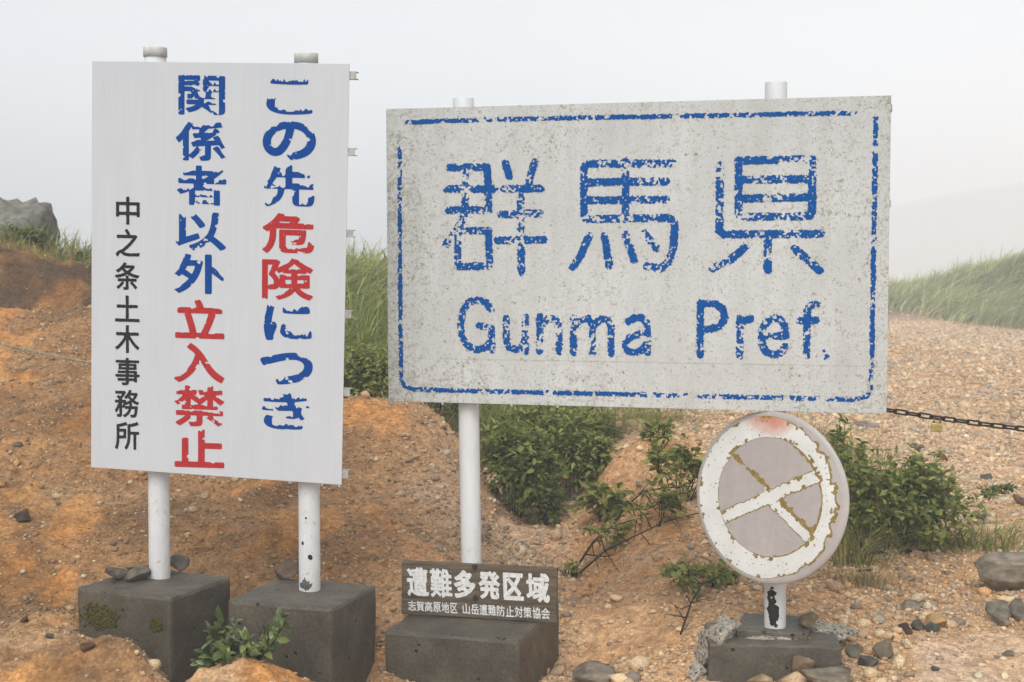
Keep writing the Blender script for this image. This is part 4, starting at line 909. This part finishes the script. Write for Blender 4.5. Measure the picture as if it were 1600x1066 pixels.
def shrub(name, label, cat, px, py, w, h, pal, n, leaf, seed, dep=.8, Y=None, blobs=7, group=None, stems=9, stemc=(.06, .045, .03), flat=False, asp=.42):
    """px, py: middle of its foot in the photo; w, h its size there"""
    r = np.random.default_rng(seed); p = ground_hit(px, py) if Y is None else at(px, py, Y)
    s = p[1] / FPX; W_, H_, D_ = w * s / 2, h * s, w * s / 2 * dep
    root = thing(name, label, cat, p, None, group)
    cen = np.stack([r.uniform(-.72, .72, blobs) * W_, r.uniform(-.7, .7, blobs) * D_, 0 * r.random(blobs)], -1)
    hh = H_ * (1 - .45 * (np.abs(cen[:, 0]) / W_) ** 1.5) * r.uniform(.72, 1.0, blobs); cen[:, 2] = hh * .55
    rad = np.stack([W_ * r.uniform(.28, .5, blobs), D_ * r.uniform(.35, .55, blobs), hh * .48], -1)
    b = r.integers(0, blobs, n); d = norm(r.normal(size=(n, 3))); rr = r.random(n) ** .45; P = cen[b] + d * rad[b] * rr[:, None]
    out0 = None; sprays = []
    if n > 60:                   # leafy shoots arching out of the mass, leaves set along both sides
        ns = max(7, n // 34); sb = r.integers(0, blobs, ns); sdir = norm(r.normal(size=(ns, 3)) * np.array([1, .8, .55]) + np.array([0, -.25, .75])); ln_ = r.uniform(.7, 1.75, ns)
        m_ = int(n * .62); si = r.integers(0, ns, m_); tt = r.uniform(.15, 1.0, m_)
        def along(q, t): return cen[sb[q]] + sdir[q] * rad[sb[q]] * (ln_[q] * t)[:, None] - np.array([0, 0, 1.]) * (rad[sb[q], 2] * .35 * ln_[q] * t ** 2)[:, None]
        P[:m_] = along(si, tt) + r.normal(0, leaf * .12, (m_, 3)); sideways = np.cross(sdir[si], np.array([0, 0, 1.])) * np.where(r.random(m_) < .5, -1, 1)[:, None]
        out0 = norm(norm(sideways) * .9 + sdir[si] * .7 + r.normal(0, .3, (m_, 3)) + np.array([0, 0, -.15])); d[:m_] = norm(np.array([0, -.25, .9]) + r.normal(0, .35, (m_, 3)))
        for q in range(0, ns, max(1, ns // 36)): sprays.append((np.concatenate([along(np.array([q]), np.array([t])) for t in (0., .35, .7, 1.)]), [.003, .0024, .0018, .001]))
    gz = base_h(P[:, 0] + p[0], P[:, 1] + p[1]) - p[2]; P[:, 2] = np.maximum(P[:, 2], gz + .005)
    out = norm(d + np.array([0, -.25, .55]) + r.normal(0, .45, (n, 3))); dirn = norm(np.cross(out, r.normal(size=(n, 3))) + out * .35 + np.array([0, 0, -.1]))
    if out0 is not None: dirn[:len(out0)] = out0
    L = leaf * r.uniform(.5, 1.5, n); cc = pick(pal, n, r); V, F, C = leaves_np(P, dirn, out, L, L * asp * r.uniform(.8, 1.2, n), cc, r)
    mesh_np('foliage', V, F, C, M['leaf'], root)
    st = list(sprays)
    for i in range(stems):
        q = cen[i % blobs] + r.normal(0, .15, 3) * rad[i % blobs]; st.append(([(q[0] * .25, q[1] * .25, -.04), (q[0] * .6 + r.normal(0, .02), q[1] * .6, q[2] * .5), (q[0], q[1], q[2] * 1.25)], [.0038, .003, .0014]))
    if st: tubes('stem', st, M['twig'], root, 5)
    return root
M['twig'] = m_paint('dark_twig', (.045, .033, .025), .8, .4, 40)
def tuft(name, label, px, py, w, h, n, pal, seed, lean=(.25, 0), wid=.006, Y=None, cat='grass tuft', group=None, spread=.5, curl=1.0):
    r = np.random.default_rng(seed); p = ground_hit(px, py) if Y is None else at(px, py, Y); s = p[1] / FPX
    X = r.normal(0, spread, n) * w * s / 2; Yd = r.normal(0, spread, n) * w * s / 3; Z = base_h(X + p[0], Yd + p[1]) - p[2] - .01
    ln = np.stack([lean[0] + X / (w * s) * 1.6 + r.normal(0, .5, n), lean[1] + r.normal(0, .5, n)], -1); ln = ln / np.maximum(1, np.linalg.norm(ln, axis=1) / 1.5)[:, None]
    V, F, C = blades_np(np.stack([X, Yd, Z], -1), h * s * r.uniform(.5, 1.15, n), wid * r.uniform(.6, 1.2, n), ln, pick(pal, n, r), r, curl=curl)
    o = mesh_np(name, V, F, C, M['blade']); o.location = p; return tag(o, label, cat, group)
def sward(name, regions, seed):
    """grass that nobody could count: one object.  regions: X0,X1,Y0,Y1,n,len,wid,pal,lean,mask"""
    r = np.random.default_rng(seed); VV = []; FF = []; CC = []; base = 0
    for X0, X1, Y0, Y1, n, ln, wd, pal, lean, mask in regions:
        X = r.uniform(X0, X1, n); Y = r.uniform(Y0, Y1, n)
        if mask is not None: k = r.random(n) < mask(X, Y); X, Y = X[k], Y[k]
        n = len(X); cl = fbm(X / ln * .35, Y / ln * .35, 3, seed)
        Lk = ln * r.uniform(.55, 1.15, n) * (.6 + .8 * cl); le = np.stack([lean[0] + 1.8 * (fbm(X / ln * .6, Y / ln * .6, 2, seed + 3) - .5) + r.normal(0, .45, n), lean[1] + r.normal(0, .45, n)], -1); le = le / np.maximum(1, np.linalg.norm(le, axis=1) / 1.5)[:, None]
        c = pick(pal, n, r) * (.7 + .65 * fbm(X / ln * .5 + 9, Y / ln * .5, 3, seed + 5)[:, None])
        V, F, C = blades_np(np.stack([X, Y, ground(X, Y) - .02], -1), Lk, wd * r.uniform(.6, 1.3, n), le, c, r)
        VV.append(V); FF.append(F + base); CC.append(C); base += len(V)
    return kind(mesh_np(name, np.concatenate(VV), np.concatenate(FF), np.concatenate(CC), M['blade']), 'stuff')
MISTED = [tuple(c * 1.6 + .055 for c in q) for q in GRN['grass']]  # grass colours lifted: mist painted into the blades of the farther grass
u_ = lambda px: (px - 800) / FPX
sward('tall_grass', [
    (9.0, 23, 35, 50, 42000, .85, .034, MISTED, (1.25, -.25), lambda X, Y: sstep(0, .2, 1 - ((X - 17) / 6.2) ** 2 - ((Y - 44) / 8.2) ** 2)),
    (7.5, 14.5, 42.5, 49, 9000, .85, .028, MISTED, (.6, 0), None), (-2, 9, 44, 50, 5000, .9, .03, GRN['grass'], (.3, 0), None)], 31)
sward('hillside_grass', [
    (-2.6, .4, 9.4, 12, 6500, .32, .016, MISTED[:2] + GRN['light'], (.7, -.3), lambda X, Y: sstep(-.185, -.155, X / Y)),
    (-4.2, .6, 12, 16.5, 9000, .46, .022, MISTED + GRN['light'], (.8, -.3), None),
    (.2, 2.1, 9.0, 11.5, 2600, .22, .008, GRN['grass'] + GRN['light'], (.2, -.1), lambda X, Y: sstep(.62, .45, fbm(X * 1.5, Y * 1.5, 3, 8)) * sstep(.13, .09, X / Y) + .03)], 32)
sward('bank_turf', [(-6.2, -2.6, 10.15, 12.5, 9000, .085, .007, GRN['light'] + GRN['dry'][:1], (.2, -.2), lambda X, Y: sstep(-.2, -.24, X / Y)),
                    (-5.6, -3.0, 10.3, 11.5, 420, .26, .005, GRN['dry'], (.45, -.1), lambda X, Y: sstep(-.2, -.24, X / Y))], 33)
shrub('shrub', 'dense green shrub in front of the boulder on the left bank', 'shrub', 18, 402, 130, 58, GRN['mid'] + GRN['light'][:1], 2600, .035, 41, .7, 11.2)
shrub('seedling', 'lone drooping seedling against the mist at the end of the left bank', 'seedling', 116, 430, 34, 34, GRN['dark'], 14, .085, 42, .6, 10.4, blobs=3, stems=3)
shrub('shrub', 'leafy green shrub between the two signs above the bank edge', 'shrub', 565, 645, 150, 135, GRN['mid'] + GRN['light'], 6500, .030, 43, .8, 8.7, blobs=10)
shrub('shrub', 'leafy shrub behind the bottom left corner of the prefecture sign', 'shrub', 672, 662, 150, 115, GRN['mid'] + GRN['light'][:1], 4600, .030, 44, .8, 8.8, blobs=9)
shrub('shrub', 'dark broad-leaved shrub filling the gully right beside the left post of the prefecture sign', 'shrub', 800, 808, 165, 165, GRN['dark'][1:] + GRN['mid'] * 2 + GRN['light'], 3800, .042, 45, .7, blobs=10)
shrub('shrub', 'broad-leaved shrub hanging over the gully wall below the middle of the prefecture sign', 'shrub', 890, 780, 140, 150, GRN['mid'] * 2 + GRN['dark'][2:] + GRN['light'] * 2, 3000, .040, 46, .7, blobs=9)
shrub('shrub', 'paler grassy shrub at the gully head just under the prefecture sign', 'shrub', 850, 712, 230, 95, GRN['mid'] + GRN['light'] * 2, 3800, .036, 47, .7, blobs=12)
shrub('small_plant', 'fresh light green plant rooted at the foot of the gully wall', 'plant', 940, 818, 130, 80, GRN['mid'] + GRN['light'] * 2, 380, .05, 48, .8, blobs=6)
shrub('small_plant', 'low green plant on top of the bare orange knoll', 'plant', 1030, 702, 90, 42, GRN['mid'] + GRN['light'], 220, .040, 49, .8, blobs=4)
shrub('small_plant', 'sprawling leafy plant immediately left of the round sign', 'plant', 1064, 785, 125, 120, GRN['mid'] + GRN['light'] * 2, 800, .040, 50, .8, blobs=8)
shrub('small_plant', 'thin leafy sprays tangled in the dead branches on the gully wall', 'plant', 1030, 822, 130, 70, GRN['mid'] + GRN['light'] * 2, 300, .036, 85, .8, blobs=7, stems=4)
shrub('small_plant', 'leafy sprays at the lower end of the dead branches', 'plant', 955, 862, 100, 56, GRN['mid'] + GRN['light'] * 2, 170, .036, 86, .8, blobs=5, stems=3)
shrub('shrub', 'low leafy shrub trailing down into the gully floor', 'shrub', 850, 822, 130, 70, GRN['mid'] + GRN['dark'][1:], 420, .045, 87, .8, blobs=7, stems=4)
shrub('small_plant', 'ragged green plant at the lower left of the round sign among dead twigs', 'plant', 1092, 928, 125, 62, GRN['mid'] + GRN['light'], 330, .038, 51, .8, blobs=6)
shrub('small_plant', 'tiny bright plant beside the right end of the wooden plank', 'plant', 893, 905, 44, 30, GRN['light'], 40, .035, 52, .8, blobs=3)
shrub('bush', 'wide leafy green bush behind the right side of the round sign', 'bush', 1380, 862, 255, 205, GRN['mid'] * 2 + GRN['dark'][2:] + GRN['light'] * 2, 4400, .036, 53, .7, blobs=12)
shrub('bush', 'upright yellowish green bush between the round sign and the wide bush', 'bush', 1310, 810, 120, 165, GRN['light'] + GRN['mid'], 1500, .038, 54, .7, blobs=8)
shrub('small_plant', 'flat green patch of leaves alone on the open gravel', 'plant', 1557, 779, 64, 20, GRN['dark'] + GRN['mid'], 190, .026, 55, .9, blobs=5, stems=3)
tuft('grass_tuft', 'long-bladed grass tuft at the right rim of the round sign', 1336, 880, 80, 100, 95, GRN['grass'] + GRN['light'], 61, (.2, -.1), .006)
tuft('grass_tuft', 'arching grass tuft in front of the wide leafy bush', 1465, 860, 110, 66, 120, GRN['grass'] + GRN['light'], 62, (.1, -.1), .006, spread=.55)
tuft('grass_tuft', 'arching grass tuft above the log-shaped stone', 1538, 860, 110, 74, 120, GRN['grass'] + GRN['light'], 63, (.25, -.1), .006, spread=.55)
tuft('grass_tuft', 'dry yellow grass tuft inside the upright bush', 1312, 800, 100, 150, 260, GRN['dry'] + GRN['grass'], 64, (.15, 0), .005)
tuft('grass_tuft', 'soft grass tuft at the top of the gully under the sign edge', 905, 705, 100, 95, 230, GRN['light'] + GRN['grass'], 65, (.6, -.2), .007)
tuft('grass_tuft', 'drooping grass tuft beside the left post at the gully head', 800, 700, 120, 105, 280, GRN['grass'] + GRN['light'], 66, (.5, -.2), .007)
tuft('grass_tuft', 'dense grass tuft spilling over the shrubs below the middle of the sign', 855, 712, 140, 120, 330, GRN['grass'] + GRN['light'], 69, (.6, -.3), .007)
tuft('grass_tuft', 'bright grass tuft hanging over the dark shrub by the left post', 768, 722, 80, 100, 240, GRN['light'] + GRN['grass'], 81, (.7, -.4), .007)
tuft('grass_tuft', 'thin grass tuft along the plateau edge left of the round sign top', 1010, 660, 140, 36, 320, GRN['light'] + GRN['dry'][:1], 82, (.4, -.2), .006)
tuft('grass_tuft', 'grass tuft showing over the round sign between its top and the chain', 1275, 690, 70, 42, 120, GRN['light'] + GRN['grass'], 83, (.2, -.1), .006)
tuft('grass_tuft', 'yellow-green grass tuft in the middle of the wide leafy bush', 1375, 830, 150, 165, 240, GRN['grass'] + GRN['light'], 84, (.1, -.1), .006)
tuft('grass_tuft', 'sparse dry grass under the lower left rim of the round sign', 1110, 900, 70, 30, 80, GRN['dry'] + GRN['grass'], 67, (-.2, -.1), .004)
tuft('grass_tuft', 'short dry grass under the right side of the round sign', 1345, 910, 130, 34, 260, GRN['dry'], 68, (.0, -.2), .004, spread=.45)
# the little plant between the two blocks
def sprig():
    r = np.random.default_rng(71); base = at(385, 1030, 4.62); root = thing('small_plant', 'glossy-leaved little plant growing between the two left concrete blocks', 'plant', base)
    st = []; P = []; D = []; N = []; tips = [(318, 1020), (342, 968), (368, 965), (385, 1000), (440, 962), (430, 1000), (330, 1000), (362, 1040), (400, 1025), (448, 970), (350, 1020), (312, 1035), (326, 985), (372, 1010), (415, 985), (345, 1035), (356, 985)]
    for i, (x, y) in enumerate(tips):
        q = at(x, y, 4.60 + r.normal(0, .05)) - base; b0 = np.array([r.normal(0, .02) - (.03 if x < 380 else -.02), 0, -.03]); m = (b0 + q) / 2 + np.array([r.normal(0, .012), -.02, .012]); pts = np.array([b0, m, q]); st.append((pts, [.0035, .0026, .0014]))
        for t in np.linspace(.3, 1, 17):
            p = (1 - t) ** 2 * pts[0] + 2 * t * (1 - t) * pts[1] + t * t * pts[2]; d = norm(r.normal(size=3) * .75 + norm(pts[2] - pts[0]) * .5); P.append(p); D.append(d); N.append(norm(np.array([0, -.5, .8]) + r.normal(0, .4, 3)))
    n = len(P); L = r.uniform(.026, .056, n); V, F, C = leaves_np(np.array(P), np.array(D), np.array(N), L, L * .46, pick(GRN['dark'] + GRN['mid'], n, r), r); mesh_np('foliage', V, F, C, M['gloss'], root); tubes('stem', st, M['twig'], root, 5)
M['gloss'] = m_attr('glossy_leaf', .3, .5, 0, 50, .2, .2)
sprig()
# dead branches on the right bank
def branch(name, label, pix, r0, subs):
    P = np.array([ground_hit(x, y + 4) + np.array([0, -.03, lift]) for x, y, lift in pix]); root = thing(name, label, 'branch', P[0])
    st = [(P - P[0], np.linspace(r0, r0 * .45, len(P)))]
    for (x0, y0, x1, y1, l0, l1) in subs:
        a = ground_hit(x0, y0 + 4) + np.array([0, -.03, l0]); b = ground_hit(x1, y1 + 4) + np.array([0, -.03, l1]); mm = (a + b) / 2 + rng.normal(0, .02, 3); st.append((np.array([a, mm, b]) - P[0], [r0 * .55, r0 * .4, r0 * .2]))
    tubes('twigs', st, M['twig'], root, 6)
branch('dead_branch', 'long dark dead branch lying along the right gully wall', [(893, 905, .03), (925, 862, .06), (955, 840, .07), (975, 815, .08), (1005, 788, .08), (1040, 778, .07), (1080, 772, .05)], .0065,
       [(940, 850, 985, 858, .06, .03), (990, 800, 1015, 770, .08, .06), (1010, 787, 1060, 830, .08, .03), (965, 828, 950, 800, .07, .06), (1055, 776, 1085, 752, .06, .07), (975, 815, 1045, 795, .08, .06), (915, 875, 960, 872, .05, .04), (955, 840, 1010, 825, .07, .06), (975, 815, 990, 845, .08, .02), (1005, 788, 1030, 812, .08, .03), (925, 862, 935, 890, .06, .02), (1020, 783, 1060, 800, .07, .03), (985, 805, 1000, 830, .08, .03), (1040, 778, 1075, 812, .07, .02)])
branch('dead_branch', 'shorter dead branch running below the long one', [(905, 900, .02), (945, 868, .04), (1000, 845, .05), (1045, 820, .04), (1090, 805, .03)], .005, [(945, 868, 968, 895, .04, .01), (1000, 845, 1030, 855, .05, .02), (1045, 820, 1065, 835, .04, .02)])
branch('dead_branch', 'tangle of dead twigs left of the broken footing', [(1062, 1000, .03), (1078, 960, .05), (1095, 930, .06), (1120, 915, .05)], .0045, [(1070, 985, 1040, 965, .04, .04), (1085, 945, 1050, 925, .06, .06), (1095, 930, 1130, 935, .06, .04), (1062, 1000, 1080, 985, .03, .04), (1075, 965, 1045, 950, .05, .04), (1078, 960, 1060, 930, .05, .05), (1095, 930, 1075, 905, .06, .05), (1078, 960, 1110, 945, .05, .04), (1068, 985, 1055, 965, .03, .03)])
for lb, pts in (('black charred twig on the gravel below the wide bush', [(1415, 868), (1435, 866), (1457, 863)]), ('thin dark twig near the grass right of the round sign', [(1352, 870), (1375, 868), (1392, 873)]), ('thin twig lying closest to the rubble heap', [(1340, 900), (1362, 896)])):
    P = np.array([ground_hit(*q) + np.array([0, 0, .008]) for q in pts]); tag(tubes('twig', [(P, np.linspace(.009, .005, len(P)))], M['twig'], None, 6), lb, 'twig')
